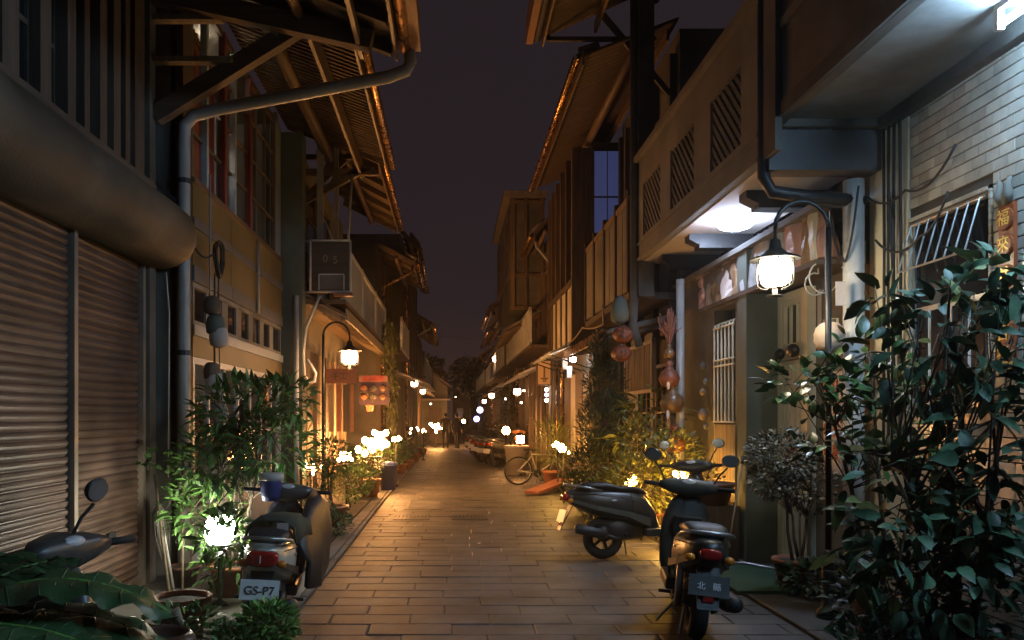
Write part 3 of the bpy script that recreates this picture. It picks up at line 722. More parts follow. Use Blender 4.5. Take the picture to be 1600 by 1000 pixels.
# LED panel light
f = thing("balcony_led_light", "cool white LED ceiling panel under the pierced balcony", "ceiling light", (3.16,8.95,3.79))
MB().lathe([(.12,0),(.12,-.034),(.11,-.0345)], 24, Matrix.Translation((3.14,8.85,3.79))).build("housing", M_white, f)
MB().lathe([(.205,0),(.20,-.03),(.16,-.07),(.08,-.095),(.01,-.10)], 24, Matrix.Translation((3.14,8.85,3.755))).build("diffuser", E_cool, f)
# notices beside the door
f = thing("notice_sheet", "white notice with red vertical characters beside the white door", "notice", (3.62,7.6,1.4))
MB().bx(3.638,3.628,7.44,7.80,1.05,2.02).build("sheet", M_paper, f)
for col, body in ((7.71,'請勿喧嘩'),(7.54,'住家安靜')):
    for k, ch in enumerate(body): text(ch, .15, M_redink, f, Mface((3.624,col,1.88-k*.21),'-X'), "character")
f = thing("door_slip", "narrow pale paper slip pasted high beside the transom", "notice", (3.62,7.9,2.6))
MB().bx(3.638,3.630,7.86,7.93,2.3,2.85).build("sheet", M_paper, f)
f = thing("second_notice_sheet", "smaller pinkish sheet with red print right of the white notice", "notice", (3.62,7.2,1.6))
MB().bx(3.638,3.628,7.16,7.38,1.35,2.12).build("sheet", M_pink, f)
for k, ch in enumerate('平安'): text(ch, .15, M_redink, f, Mface((3.624,7.27,1.95-k*.25),'-X'), "character")
# white and grey pipes in the corner
MB().tube([(3.42,6.8,3.6),(3.42,6.8,0)], .085, 14).build("white_pipe", M_pvcw, h, True)
MB().tube([(3.36,7.12,3.42),(3.36,7.12,0)], .016, 7).tube([(3.5,7.0,3.42),(3.5,7.0,0)], .02, 7).tube([(3.52,7.1,3.4),(3.5,7.1,2.9),(3.53,7.12,2.4),(3.5,7.12,0)], .012, 6).build("conduit", M_cablew, h, True)
MB().bx(3.60,3.48,6.94,7.14,2.92,3.12).build("meter_box", M_cream, h)
MB().bx(3.40,3.33,7.02,7.12,2.28,2.46).build("junction_box", M_cream, h)

# wrapped bundles leaning in a row on the ledge over the front
rnd = random.Random(5)
bl = [("pink plastic bundle, widest and nearest the lamp, under the pierced balcony",M_pink,7.55,.26,.46),("milky plastic bundle wedged against the pink one under the balcony",M_clear,7.86,.14,.44),
      ("brown paper bundle nearest the black lamp pole",M_brownw,7.28,.12,.45),("thin pale board leaning against the corner pipe bundle",M_cream,7.08,.17,.42),
      ("glossy orange bundle up in the corner over the meter box",M_orange,6.98,.09,.30),("white crumpled bundle behind the street lamp hat",M_clear,8.35,.22,.34),
      ("grey crumpled bundle left of the street lamp",M_clear,8.75,.2,.36),("dusty brown bundle among the grey ones",M_brownw,9.05,.16,.38),
      ("flat pale bundle beside the orange packet",M_paper,9.4,.2,.38),("orange paper packet leaning on the ledge",M_gourd,9.72,.14,.40),
      ("tan packet leaning beside the orange packet",M_wlz,9.95,.14,.36),("small pink bundle at the far end of the ledge",M_pink,10.3,.2,.33)]
for lab, m, yy, w, hh in bl:
    f = MB(); n = 6; rg = []
    lean = rnd.uniform(.10,.2)
    for k in range(6):
        t = k/5; ww = w*(1.55 if yy < 8.2 else 2.5)*(.85+.25*math.sin(t*3+rnd.random())); dd = .09*(1-.5*t)+rnd.uniform(0,.02)
        cy = yy + lean*t + rnd.uniform(-.012,.012); cz = 3.13 - .0 + hh*t*0 + 0
        z = 3.482 + hh*t*.0
        hh = max(hh,.40)
        rg.append([(3.30+dd*math.cos(a+rnd.uniform(-.15,.15))*(1+rnd.uniform(-.2,.2)), yy+lean*t+ww*.5*math.sin(a)*(1+rnd.uniform(-.15,.15)), 2.98+hh*t+rnd.uniform(-.01,.01)*(0<k<5)+.06*t) for a in [2*math.pi*i/9 for i in range(9)]])
    o = f.loft(rg).build("wrapped_bundle", m, None, False, loc=(3.30,yy,2.98))
    tag(o, lab, "bundle", "wrapped bundles on the ledge under the balcony")
lg = MB().bx(3.60,3.20,7.0,10.6,2.93,2.978); o = lg.build("bundle_shelf", M_wdy, h)

# ================================================================== RIGHT HOUSE 3: timber house with slatted balcony
h = thing("slat_balcony_house", "dark timber house with pale balcony panels and a bluish glazed side wall", "house", (3.3,13.6,0))
MB().bx(7,3.3,11.56,15.4,-.02,7.2).build("wall", M_plastd, h)
for yy in (11.7,12.7,13.7,14.7,15.2): MB().bx(3.3,3.2,yy,yy+.13,0,6.9).build("timber_post", M_wdz, h)
window(h, 1, 3.28, 11.9, 12.65, .9, 2.4, 2, 2, M_wmz); window(h, 1, 3.28, 12.9, 13.6, .9, 2.4, 2, 2, M_wmz)
window(h, 1, 3.28, 11.9, 13.6, 4.4, 6.2, 4, 3, M_wdz)
door(h, 1, 3.28, 13.9, 14.65, 2.1, M_wmz)
MB().bx(3.3,2.58,11.6,15.4,3.30,3.40).build("balcony_floor", M_wdy, h)
MB().bx(2.63,2.57,11.6,15.4,4.72,4.80).build("handrail", M_wlz, h)
for yy in (11.62,12.5,13.45,14.4,15.3): MB().bx(2.64,2.56,yy,yy+.1,3.4,4.9).build("balcony_post", M_wdz, h)
for a, b in ((11.74,12.06),(12.1,12.48),(12.64,13.04),(13.08,13.43),(13.58,14.38),(14.54,15.28)): MB().bx(2.62,2.585,a,b,3.44,4.70).build("balcony_board", M_plast, h)
MB().prism([(3.2,11.6,3.0),(2.2,11.6,2.78),(2.2,11.6,2.84),(3.2,11.6,3.08)],(0,4,0)).build("pent_roof", M_tiler, h)
for i in range(9): MB().beam((3.2,11.75+i*.47,2.96),(2.22,11.75+i*.47,2.74),.05,.06).build("rafter", M_wmx, h)
MB().bx(2.22,2.19,11.6,15.6,2.72,2.86).build("fascia_board", M_copper, h)
roof(h, 1, 3.3, 7.35, 1.93, 6.82, 11.6, 18.4, 0, purl=((.46,.075,'round'),(.12,.06,'board')), ribs=.15)
railing(h, 1, 2.95, 11.65, 13.3, 1.95, 2.72, 14, M_wlz, "screen_rail", .03)

# ================================================================== RIGHT HOUSE 4
h = thing("white_panel_house", "timber post house with tall white panels above a lit awning", "house", (2.75,17.4,0))
MB().bx(7,2.75,15.5,19.4,-.02,6.9).build("wall", M_plastd, h)
wg = MB().bx(2.752,3.3,15.42,15.48,4.9,6.75).build("side_window", M_wdx, h)
for a, b, c, d in ((2.76,3.0,5.0,5.8),(3.02,3.28,5.0,5.8),(2.76,3.0,5.84,6.7),(3.02,3.28,5.84,6.7)): MB().bx(a,b,15.405,15.418,c,d).build("pane", E_bluepane, wg)
for yy in (15.5,16.3,17.1,17.9,18.6,19.26): MB().bx(2.75,2.34,yy,yy+.13,2.9,6.8).build("timber_post", M_wmz, h)
for a, b in ((15.68,16.24),(16.5,17.04),(17.3,17.84),(18.1,18.54)): MB().bx(2.42,2.36,a,b,3.05,4.15).build("white_panel", M_cream, h)
MB().bx(2.5,2.32,15.52,19.38,2.9,3.04).bx(2.5,2.335,15.52,19.38,4.16,4.28).build("panel_rail", M_wdy, h)
for i in range(5): window(h, 1, 2.6, 15.66+i*.8, 16.28+i*.75, 4.4, 6.4, 2, 3, M_wmz)
MB().prism([(2.75,15.6,3.12),(1.95,15.6,2.82),(1.95,15.6,2.87),(2.75,15.6,3.18)],(0,3.4,0)).build("awning", M_white, h)
for i in range(4):
    MB().tube([(2.74,15.9+i*.9,2.55),(2.0,15.9+i*.9,2.80)], .015, 6).build("awning_strut", M_black, h)
for i,(a,w) in enumerate(((15.7,.7),(16.5,.9),(17.5,.6),(18.2,.9))): MB().bx(2.75,2.70,a,a+w,.1,2.5).build("front_board", (M_wlz,M_wmz,M_pinkp,M_wmz)[i], h)
MB().tube([(2.66,19.2,6.7),(2.66,19.2,0)], .05, 10).tube([(2.5,18.9,3.0),(2.5,18.9,0)], .025, 8).build("downpipe", M_copper, h, True)
f = thing("awning_lamp", "small white bulb hanging under the white awning behind the conifer", "lamp", (2.43,16,2.6))
MB().tube([(2.43,16,2.95),(2.43,16,2.82)], .01, 6).build("cord", M_cable, f)
MB().lathe([(.02,.06),(.09,0),(.085,-.01)], 12, Matrix.Translation((2.43,16,2.78))).build("shade", M_white, f)
MB().ball((2.43,16,2.73), .065).build("bulb", emit("awning_bulb",(.92,.92,1),110), f, True)

h = row_house(1, 2.55, 19.5, 28, 5.9, "timber house with a boxed upper bay past the white panels", M_plastd, M_wmz, .5, 21)
MB().bx(2.55,1.62,21.9,27.6,4.55,7.55).build("upper_bay", M_plastd, h)
MB().bx(2.6,1.42,21.7,27.8,7.56,7.72).build("bay_roof", M_tiler, h)
for a, b in ((1.62,1.74),(2.0,2.08),(2.44,2.54)): MB().bx(a,b,21.84,21.898,4.5,7.55).build("bay_post", M_wmz, h)
for zz in (4.5,5.4,7.4): MB().bx(1.741,2.439,21.85,21.896,zz,zz+.1).build("bay_rail", M_wmz, h)
window(h, 1, 1.62, 22.2, 27.2, 5.5, 7.2, 6, 2, M_wdz)
MB().prism([(2.55,21.9,4.5),(1.45,21.9,3.9),(1.45,21.9,3.98),(2.55,21.9,4.6)],(0,5.7,0)).build("bay_pent_roof", M_tiler, h)
for i in range(9): MB().beam((2.5,22.1+i*.65,4.42),(1.47,22.1+i*.65,3.86),.06,.08).build("rafter", M_wmx, h)
row_house(1, 2.45, 28.2, 35, 5.3, "low house past the boxed bay on the right side", M_plast, M_wmz, 1.0, 24)
row_house(1, 2.6, 35.2, 46, 5.4, "right hand house behind the row of parked scooters", M_plastd, M_wdz, .8, 27)
row_house(1, 2.5, 46.2, 60, 5.0, "farthest house of the right hand row", M_plast, M_wmz, .8, 29)
# distant dark blocks closing the lane
for i, (x0, x1, y0, z, lab) in enumerate(((-8,-.8,78,7.0,"dim far block left of the lane's end"),(.2,3.2,96,7.5,"dim far block closing the lane's end"),(3.4,9,80,6.0,"dim far block right of the lane's end"))):
    h = thing("distant_block", lab, "building", ((x0+x1)/2,y0,0))
    MB().bx(x0,x1,y0,y0+8,-.02,z).build("wall", M_night, h)
    MB().bx(x0-.15,x1+.15,y0-.2,y0+8.2,z,z+.2).build("roof", M_tiler, h)
    nx = int((x1-x0)/1.5)
    for a in range(nx):
        for b in range(2):
            xx = x0+.4+a*1.5; zz = 1.2+b*2.6
            w = MB().bx(xx,xx+.9,y0-.05,y0,zz,zz+.06).bx(xx,xx+.9,y0-.05,y0,zz+1.34,zz+1.4).bx(xx,xx+.06,y0-.05,y0,zz+.06,zz+1.34).bx(xx+.84,xx+.9,y0-.05,y0,zz+.06,zz+1.34).build("window", M_wdx, h)
            MB().bx(xx+.06,xx+.84,y0-.03,y0-.02,zz+.06,zz+1.34).build("pane", M_glassd, w)
# ================================================================== street lamps
def street_lamp(label, x, y, side, E, top=2.9, k=1.0, group="hooded street lamps along the lane"):
    """pole, crook bending to +side in X, hooded lantern hanging from it"""
    t = thing("street_lamp", label, "street lamp", (x,y,0), 0, group); r = .21*k
    MB().tube([(x,y,0),(x,y,.06),(x,y,.10),(x,y,.5),(x,y,.55)], [.09,.09,.05,.05,.033], 12).build("base", M_black, t, True)
    MB().tube([(x,y,.5),(x,y,top)], .024*k, 10).build("pole", M_black, t, True)
    arc = [(x+side*r*(1-math.cos(a)), y, top+r*math.sin(a)) for a in [math.pi*i/10 for i in range(11)]]
    MB().tube(arc, .018*k, 8).build("crook", M_black, t, True)
    lx = x+side*2*r; T = Matrix.Translation((lx,y,top-.44*k)) @ Matrix.Scale(k,4)
    MB().lathe([(.012,.44),(.014,.36),(.04,.34),(.05,.28),(.10,.235),(.19,.20),(.195,.188),(.185,.188),(.05,.24)], 20, T).build("hat", M_black, t, True)
    MB().lathe([(.05,.195),(.118,.185),(.125,.12),(.115,.02),(.075,-.01)], 16, T).build("glass", E, t, True)
    g = MB()
    for i in range(6):
        a = 2*math.pi*i/6+.3; ca, sa = math.cos(a), math.sin(a)
        g.tube([T @ Vector((ca*rr, sa*rr, zz)) for rr, zz in ((.146,.19),(.148,.05),(.138,-.01),(.10,-.035),(.06,-.04))], .006*k, 5)
    g.build("wire_guard", M_black, t, True)
    MB().lathe([(.02,-.04),(.02,-.085),(.06,-.09),(.06,-.10),(.01,-.105)], 14, T).build("finial", M_black, t, True)
    return t
street_lamp("black hooded street lamp by the door beneath the pierced balcony", 2.97, 6.3, -1, E_warm, 3.08, 1.0)
street_lamp("black hooded street lamp before the dessert shop on the left", -2.0, 12.5, 1, E_left, 2.86, .98)
street_lamp("lit street lamp of the left row by the hanging vine", -1.62, 27.0, 1, E_far, 3.0, .9)
street_lamp("lit street lamp of the left row just past the vine's one", -1.62, 35, 1, E_far, 2.98, .9)
street_lamp("lit street lamp on the right above the grey planter tub", 2.55, 26.0, -1, E_far, 2.72, .95)
street_lamp("second lit lamp on the right, above the parked scooters", 2.05, 33, -1, E_far, 2.75, .9)
street_lamp("third and smallest lit lamp of the right row", 2.2, 44, -1, E_far, 2.72, .9)
f = thing("wall_lamp", "highest small white lamp on a curved wall bracket on the right", "lamp", (1.85,33.4,3.6))
MB().tube([(2.6,33.4,3.5),(2.2,33.4,3.4),(1.9,33.4,3.6),(1.85,33.4,3.85)], .025, 7).build("bracket", M_white, f, True)
MB().ball((1.85,33.4,3.98), .13).build("globe", E_far, f, True)
for nm, lab, x, y, z, E in (("violet_lantern","round pale violet lantern on the right above the scooters",1.44,40,1.9,E_violet),("blue_lantern","round deep blue lantern below the pale violet one",1.28,40.3,1.45,E_blue)):
    f = thing(nm, lab, "lantern", (x,y,0)); MB().tube([(x,y,0),(x,y,z-.14)], .02, 6).build("post", M_black, f); MB().ball((x,y,z), .15).build("globe", E, f, True)

def garden_lamp(label, x, y, z, E, r=.10, group="low garden lamps beside the lane", square=False, style=0):
    f = thing("garden_lamp", label, "garden lamp", (x,y,0), 0, group)
    MB().tube([(x,y,0),(x,y,.03),(x,y,.05),(x,y,z-r*1.3)], [.07,.07,.022,.022], 8).build("post", M_black, f, True)
    MB().lathe([(r*.5,-r*1.3),(r*.95,-r*1.2),(r*.95,-r*1.1)], 12, Matrix.Translation((x,y,z))).build("tray", M_black, f, True)
    if style == 2:  # bulbs scattered to shape the lamp's glare as a ragged blob
        rnd = random.Random(label); bm_ = MB().ball((0,0,0), r*.30, None, None, 8, 6).mesh("bulb", E, True)
        for i in range(13):
            inst("bulb", bm_, f, (x+rnd.gauss(0,r*.72), y+rnd.gauss(0,r*.65), z+rnd.gauss(0,r*.48)), None, (1,1,1.25))
        MB().tube([(x,y,z-r*1.3),(x-r*.4,y,z-r*.2),(x,y,z+r*.5),(x+r*.5,y,z-.1*r),(x+r*.2,y,z-r*1.2)], .006, 5).build("wire_loop", M_cable, f)
        return f
    if square or style:
        w = r*(1.3 if square else .95); d = r*.85
        MB().bx(x-w,x+w,y-d,y+d,z-r*1.05,z+r*.9).build("glass", E, f)
        fr = MB()
        for a in (-1,1):
            for b in (-1,1): fr.bx(x+a*(w+.006)-.007,x+a*(w+.006)+.007,y+b*(d+.006)-.007,y+b*(d+.006)+.007,z-r*1.1,z+r*.95)
        fr.bx(x-w-.013,x+w+.013,y-d-.013,y+d+.013,z-r*1.1,z-r*1.06)
        fr.build("frame", M_black, f)
        MB().loft([[(x+a*(w+.04)*k,y+b*(d+.04)*k,z+r*.95+h_) for a,b in ((-1,-1),(1,-1),(1,1),(-1,1))] for k,h_ in ((1,0),(1,.012),(.45,.07),(.12,.09))]).build("cap", M_black, f)
    else:
        MB().lathe([(r*.6,-r*1.09),(r,-r*.6),(r*1.05,0),(r*.8,r*.7),(r*.5,r*.95)], 12, Matrix.Translation((x,y,z))).build("glass", E, f, True)
        MB().lathe([(r*.55,r*.97),(r*1.2,r*1.0),(r*.7,r*1.3),(r*.1,r*1.45)], 12, Matrix.Translation((x,y,z))).build("cap", M_black, f, True)
    return f
garden_lamp("white round lamp shining through the leaves at the silver scooter", -1.95, 6.75, .66, E_plant, .125)
garden_lamp("orange low lamp half hidden behind the left lamp pole", -2.28, 13.0, .80, E_fire2, .079, style=2)
garden_lamp("orange low lamp over the planter right of the left lamp pole", -1.78, 13.6, .88, E_fire2, .086, style=2)
garden_lamp("biggest orange flood lamp on the left, nearer of the bright pair", -1.62, 16.6, .98, E_fire, .20, style=2)
garden_lamp("orange flood lamp just behind the biggest one", -1.52, 17.9, 1.08, E_fire, .17, style=2)
garden_lamp("small round orange lamp above the blue bin", -1.27, 18.3, 1.10, E_fire2, .073, style=2)
garden_lamp("far orange flood lamp beside the two walkers", -.80, 40.6, 1.12, E_fire, .20, style=2)
garden_lamp("small far orange lamp left of the walkers' flood lamp", -1.0, 29, 1.06, E_fire2, .059, style=2)
garden_lamp("cream glowing lamp above the orange scooter", 1.68, 24.5, 1.16, E_fire2, .112)
garden_lamp("cream glowing lamp on the rim of the grey planter tub", 1.86, 21.6, .98, E_fire2, .099, style=1)
garden_lamp("yellow lamp glowing behind the bicycle's front wheel", 2.24, 16.8, .98, E_yel, .079, style=2)
garden_lamp("yellow lamp low among the leaves by the round bush", 2.12, 15.2, .98, E_yel, .066, style=2)
garden_lamp("yellow lamp behind the handlebar of the near scooter", 2.74, 9.6, .86, E_yel, .086, style=2)
garden_lamp("low yellow lamp hidden in the bush behind the side-on scooter", 2.35, 10.5, .72, E_yel, .066, style=2)
garden_lamp("yellow bulb cluster near the ground between the two near scooters", 2.62, 9.62, .34, E_yel, .075, style=2)  # extra low lamp added to light the bush leaves from the front
garden_lamp("distant small lamp standing right of the walkers", .72, 46, 1.3, E_fire2, .092)

# ================================================================== scooters
def torus(mb, R_, r, M, n=26, m=8):
    rings = []
    for i in range(n+1):
        a = 2*math.pi*i/n
        rings.append([M @ Vector(((R_+r*math.cos(b))*math.cos(a), r*1.15*math.sin(b), (R_+r*math.cos(b))*math.sin(a))) for b in [2*math.pi*j/m for j in range(m)]])
    return mb.loft(rings, False)
def sect(x, w, z0, z1, p=3.2, n=16):
    zc, hz = (z0+z1)/2, (z1-z0)/2; out = []
    for i in range(n):
        a = 2*math.pi*i/n; c, s_ = math.cos(a), math.sin(a)
        out.append(Vector((x, w*math.copysign(abs(c)**(2/p), c), zc+hz*math.copysign(abs(s_)**(2/p), s_))))
    return out
def scooter(label, loc, heading, paint, trim=None, steer=0, lean=0, plate=M_plate, plate_txt=None, tail_glare=None, group=None, scale=1, mirrors=(-1,1), mo=.32, body=None, tl=1):
    trim = trim or M_plk
    t = thing("parked_scooter", label, "scooter", loc, heading, group, local=True)
    t.rotation_euler = (R(lean), 0, heading); t.scale = (scale,)*3
    S = Matrix.Translation((1.10,0,0)) @ Matrix.Rotation(R(steer),4,'Z') @ Matrix.Translation((-1.10,0,0))
    wr = .235
    def wheel(name, x, M):
        w = torus(MB(), .178, .057, M @ Matrix.Translation((x,0,wr))).build(name, M_tyre, t, True)
        rim = MB().xf(Matrix())
        T = M @ Matrix.Translation((x,0,wr)) @ Matrix.Rotation(R(90),4,'X')
        rim.lathe([(.128,-.035),(.14,-.03),(.14,.03),(.128,.035)], 20, T, False)
        for i in range(5):
            a = 2*math.pi*i/5; rim.beam(T @ Vector((0,0,0)), T @ Vector((math.cos(a)*.13, math.sin(a)*.13, 0)), .03, .03)
        rim.lathe([(.045,-.05),(.045,.05)], 12, T)
        rim.build("rim", M_dsteel, w)
        return w
    wheel("rear_wheel", 0, Matrix()); wheel("front_wheel", 1.27, S)
    MB().loft([sect(-.42,.05,.66,.76), sect(-.34,.11,.60,.785), sect(-.15,.165,.50,.79), sect(.08,.185,.44,.775), sect(.30,.18,.40,.76), sect(.46,.15,.34,.72), sect(.58,.12,.28,.56), sect(.62,.10,.27,.42)]).build("body", body or paint, t, True)
    for sy in (-1,1):
        MB().loft([[Vector((x, sy*(y+o), z)) for x, y, z, o in ((xx,yy,za,0),(xx,yy,zb,0),(xx,yy,zb,.018),(xx,yy,za,.018))] for xx,yy,za,zb in ((-.38,.095,.64,.68),(-.1,.17,.55,.60),(.25,.187,.47,.53),(.5,.15,.36,.46))]).build("side_trim", trim, t)
        MB().bx(.44,.94,sy*.10,sy*.19,.25,.345).build("floor_side", paint, t, bevel=.02)
    MB().bx(.45,.95,-.099,.099,.26,.335).build("floorboard", M_plk, t, bevel=.015)
    MB().loft([sect(-.10,.09,.24,.42), sect(.2,.12,.2,.46), sect(.44,.09,.22,.40)]).build("engine_case", M_dsteel, t, True)
    MB().loft([sect(-.30,.11,.785,.83), sect(-.18,.145,.775,.865), sect(.02,.155,.765,.86), sect(.16,.15,.755,.815), sect(.34,.135,.74,.81), sect(.47,.09,.71,.775), sect(.53,.05,.69,.73)]).build("seat", M_seat, t, True)
    gr = MB().tube([(-.05,.17,.76),(-.22,.175,.80),(-.38,.13,.83),(-.43,0,.84),(-.38,-.13,.83),(-.22,-.175,.80),(-.05,-.17,.76)], .014, 8)
    gr.build("grab_rail", M_steel, t, True)
    # leg shield: inner and outer skins meeting at the rim
    rg = []
    for z, xi, w, d in ((.26,.90,.17,.10),(.40,.94,.205,.16),(.58,.985,.215,.20),(.74,1.03,.20,.19),(.88,1.065,.15,.15),(.97,1.09,.07,.09)):
        rg.append([Vector((xi,-w,z)),Vector((xi-.015,-w*.5,z)),Vector((xi-.015,w*.5,z)),Vector((xi,w,z)),Vector((xi+d*.35,w*.95,z)),Vector((xi+d*.85,w*.55,z)),Vector((xi+d,0,z)),Vector((xi+d*.85,-w*.55,z)),Vector((xi+d*.35,-w*.95,z))])
    ap = MB().loft(rg).build("leg_shield", paint, t, True)
    MB().bx(.955,1.0,-.12,.12,.60,.78).build("glove_box", trim, ap, bevel=.01)
    # rear: light, mudguard, plate
    MB().loft([sect(-.40,.075*tl,.695-.04*tl,.695+.04*tl), sect(-.455,.07*tl,.695-.035*tl,.695+.035*tl), sect(-.462,.05*tl,.695-.025*tl,.695+.025*tl)]).build("tail_light", M_redl, t, True)
    if tail_glare: text(tail_glare, .075, M_plate, t, Matrix.Translation((-.468,.01,.695)) @ Matrix(((0,0,-1,0),(-1,0,0,0),(0,1,0,0),(0,0,0,1))), "glyph")  # white mark painted for the glare on the tail light
    for sy in (-1,1): MB().ball((-.40,sy*.13,.66), .03,.035,.028).build("turn_signal", M_amber, t, True)
    MB().prism([(-.36,-.08,.60),(-.36,.08,.60),(-.50,.07,.34),(-.50,-.07,.34)],(-.012,0,-.004)).build("mudguard", M_plk, t)
    pm = Matrix.Translation((-.472,0,.49)) @ Matrix.Rotation(R(18),4,'Y')
    pl = MB().obox(pm, .006, .265, .14).build("license_plate", plate, t)
    if plate_txt:
        for (tx, sz, mt, dz) in plate_txt:
            text(tx, sz, mt, pl, Matrix.Translation((-.472-.008,0,.49+dz)) @ Matrix.Rotation(R(18),4,'Y') @ Matrix(((0,0,-1,0),(-1,0,0,0),(0,1,0,0),(0,0,0,1))), "lettering")
    MB().tube([(.30,-.10,.24),(.10,-.16,.24),(-.02,-.185,.28)], .02, 8).tube([(-.02,-.19,.28),(-.05,-.195,.29),(-.36,-.20,.36),(-.38,-.20,.363)], [.035,.055,.055,.03], 12).build("exhaust", M_dsteel, t, True)
    MB().tube([(.28,.10,.24),(.36,.24,.02)], .012, 6).tube([(.05,.08,.22),(.02,.10,.02)], .012, 6).build("stand", M_steel, t)
    MB().tube([(-.02,.14,.24),(-.12,.15,.62)], .028, 8).build("shock_absorber", M_steel, t, True)
    for sy in (-1,1):
        MB().tube([(-.30,sy*.138,.735),(-.1,sy*.178,.725),(.15,sy*.189,.70),(.40,sy*.172,.62),(.52,sy*.142,.48)], .0045, 4).build("panel_seam", M_plk, t)
        MB().tube([(.30,sy*.188,.42),(.31,sy*.185,.60),(.27,sy*.178,.74)], .004, 4).build("panel_seam", M_plk, t)
        MB().ball((.08,sy*.190,.655), .035,.006,.012).build("badge", M_steel, t, True)
        MB().tube([(.20,sy*.17,.285),(.20,sy*.26,.285)], .014, 6).build("foot_peg", M_tyre, t)
    MB().tube([(-.02,-.10,.30),(-.02,-.135,.30)], [.10,.085], 14).build("cooling_cover", M_plk, t, True)
    MB().bx(-.497,-.49,-.035,.035,.385,.42).build("reflector", M_redl, t)
    for k in (0,1): MB().tube([(.0,.10+.02*k,.36),(.25,.15,.22+.02*k),(.6,.16,.24),(.92,.13,.3),(1.03,.05,.6),(1.06,.03,.95)], .006, 5).build("cable", M_cable, t)
    # steering set, turned about the head
    def sx(mb): return mb.xf(S)
    a = MB()
    for i in range(9):
        th = R(20+i*16); a_ = []
    arc = [[(1.27+.27*math.cos(R(th)), w_, .235+.27*math.sin(R(th))) for th in range(10,171,16)] for w_ in (-.075,-.05,.05,.075)]
    fr = MB(); rgs = []
    for th in range(10,171,16):
        c, s_ = math.cos(R(th)), math.sin(R(th))
        rgs.append([(1.27+rr*c, w_, .235+rr*s_) for rr, w_ in ((.25,-.08),(.275,-.05),(.28,0),(.275,.05),(.25,.08),(.262,.05),(.266,0),(.262,-.05))])
    sx(fr.loft(rgs)).build("front_fender", paint, t, True)
    sx(MB().tube([(1.27,.075,.235),(1.20,.07,.55),(1.12,.03,.8)], .018, 8).tube([(1.27,-.075,.235),(1.20,-.07,.55),(1.12,-.03,.8)], .018, 8)).build("fork", M_steel, t, True)
    def sy_(y, w, z0, z1, xc):
        return [Vector((xc+w*math.copysign(abs(math.cos(a))**.7, math.cos(a)), y, (z0+z1)/2+(z1-z0)/2*math.copysign(abs(math.sin(a))**.7, math.sin(a)))) for a in [2*math.pi*i/14 for i in range(14)]]
    sx(MB().loft([sy_(-.24,.03,1.0,1.06,1.05), sy_(-.15,.07,.965,1.085,1.08), sy_(0,.10,.93,1.10,1.10), sy_(.15,.07,.965,1.085,1.08), sy_(.24,.03,1.0,1.06,1.05)])).build("handlebar_cover", paint, t, True)
    sx(MB().ball((1.19,0,1.01), .035,.085,.06)).build("headlight", M_clear, t, True)
    mi = sx(MB().ball((1.035,0,1.06), .03,.075,.035)).build("instrument_glass", M_clear, t, True)
    for s_ in (-1,1):
        sx(MB().tube([(1.08,s_*.25,1.035),(1.17,s_*.22,1.03),(1.22,s_*.10,.92),(1.20,s_*.05,.70),(1.24,s_*.06,.45)], .005, 5)).build("brake_cable", M_cable, t)
        sx(MB().tube([(1.05,s_*.22,1.03),(1.0,s_*.37,1.035)], .018, 10)).build("grip", M_tyre, t, True)
        sx(MB().tube([(1.09,s_*.22,1.03),(1.08,s_*.30,1.025),(1.05,s_*.36,1.02)], .007, 6)).build("brake_lever", M_steel, t)
        if s_ not in mirrors: continue
        sx(MB().tube([(1.07,s_*(mo-.12),1.06),(1.06,s_*(mo-.07),1.16),(1.04,s_*(mo-.02),1.22)], .008, 6)).build("mirror_stalk", M_black, t)
        Mm = S @ Matrix.Translation((1.04,s_*mo,1.28)) @ Matrix.Rotation(R(-8),4,'Y')
        sh = MB().lathe([(.02,.035),(.045,.028),(.058,.008),(.058,0)], 16, Mm @ Matrix.Rotation(R(90),4,'Y') @ Matrix.Scale(1.25,4,(0,1,0)) @ Matrix.Scale(.95,4,(1,0,0))).build("mirror", M_plk, t, True)
        MB().lathe([(.053,-.002),(.051,-.004)], 16, Mm @ Matrix.Rotation(R(90),4,'Y') @ Matrix.Scale(1.25,4,(0,1,0)) @ Matrix.Scale(.95,4,(1,0,0))).build("mirror_glass", M_mirror, sh)
    return t
P_silver = mk("silver_green_paint", (.50,.54,.49), rough=.35, metal=.35, var=.08, bump=0)
P_black = mk("black_scooter_paint", (.03,.032,.03), rough=.36, var=.5, scale=6, bump=.03)
P_grey = mk("dull_green_grey_paint", (.065,.068,.058), rough=.5, metal=0, var=.2, bump=.03)
P_orange = mk("orange_scooter_paint", (.55,.20,.04), rough=.3, var=.12, bump=0)
P_dark = mk("dark_grey_paint", (.06,.055,.05), rough=.35, var=.2, bump=0)
G = "scooters parked in the lane"
scooter("black scooter parked side-on across the paving with grey flanks", (1.70,8.95,0), R(8), P_black, P_grey, steer=42, lean=-4, plate=M_plate, group=G)
scooter("grey-green scooter seen from behind, nearest on the right", (1.74,5.74,0), R(80), P_grey, P_black, scale=.98, steer=-6, lean=5, body=P_black, plate=M_platek, plate_txt=[("北   縣", .055, M_plate, -.005)], group=G)
scooter("silver scooter with red tail light and white plate on the left", (-1.33,5.66,0), R(96), P_dark, P_black, body=P_silver, scale=.95, steer=8, lean=4, plate_txt=[("GS-P7", .082, M_ink, -.005)], tail_glare="1", group=G, mirrors=(), tl=1.5)
scooter("scooter half hidden behind the big banana leaves", (-1.90,2.38,0), R(84), P_dark, P_black, steer=82, lean=5, group=G, mirrors=(-1,), mo=.14)
scooter("scooter with a bright orange flank farther along on the right", (1.40,25.2,0), R(48), P_orange, P_black, body=P_dark, scale=1.05, steer=10, lean=3, group=G)
scooter("scooter in the middle of the far row, under the cream lamp", (1.22,26.3,0), R(45), P_black, P_dark, group=G, lean=4)
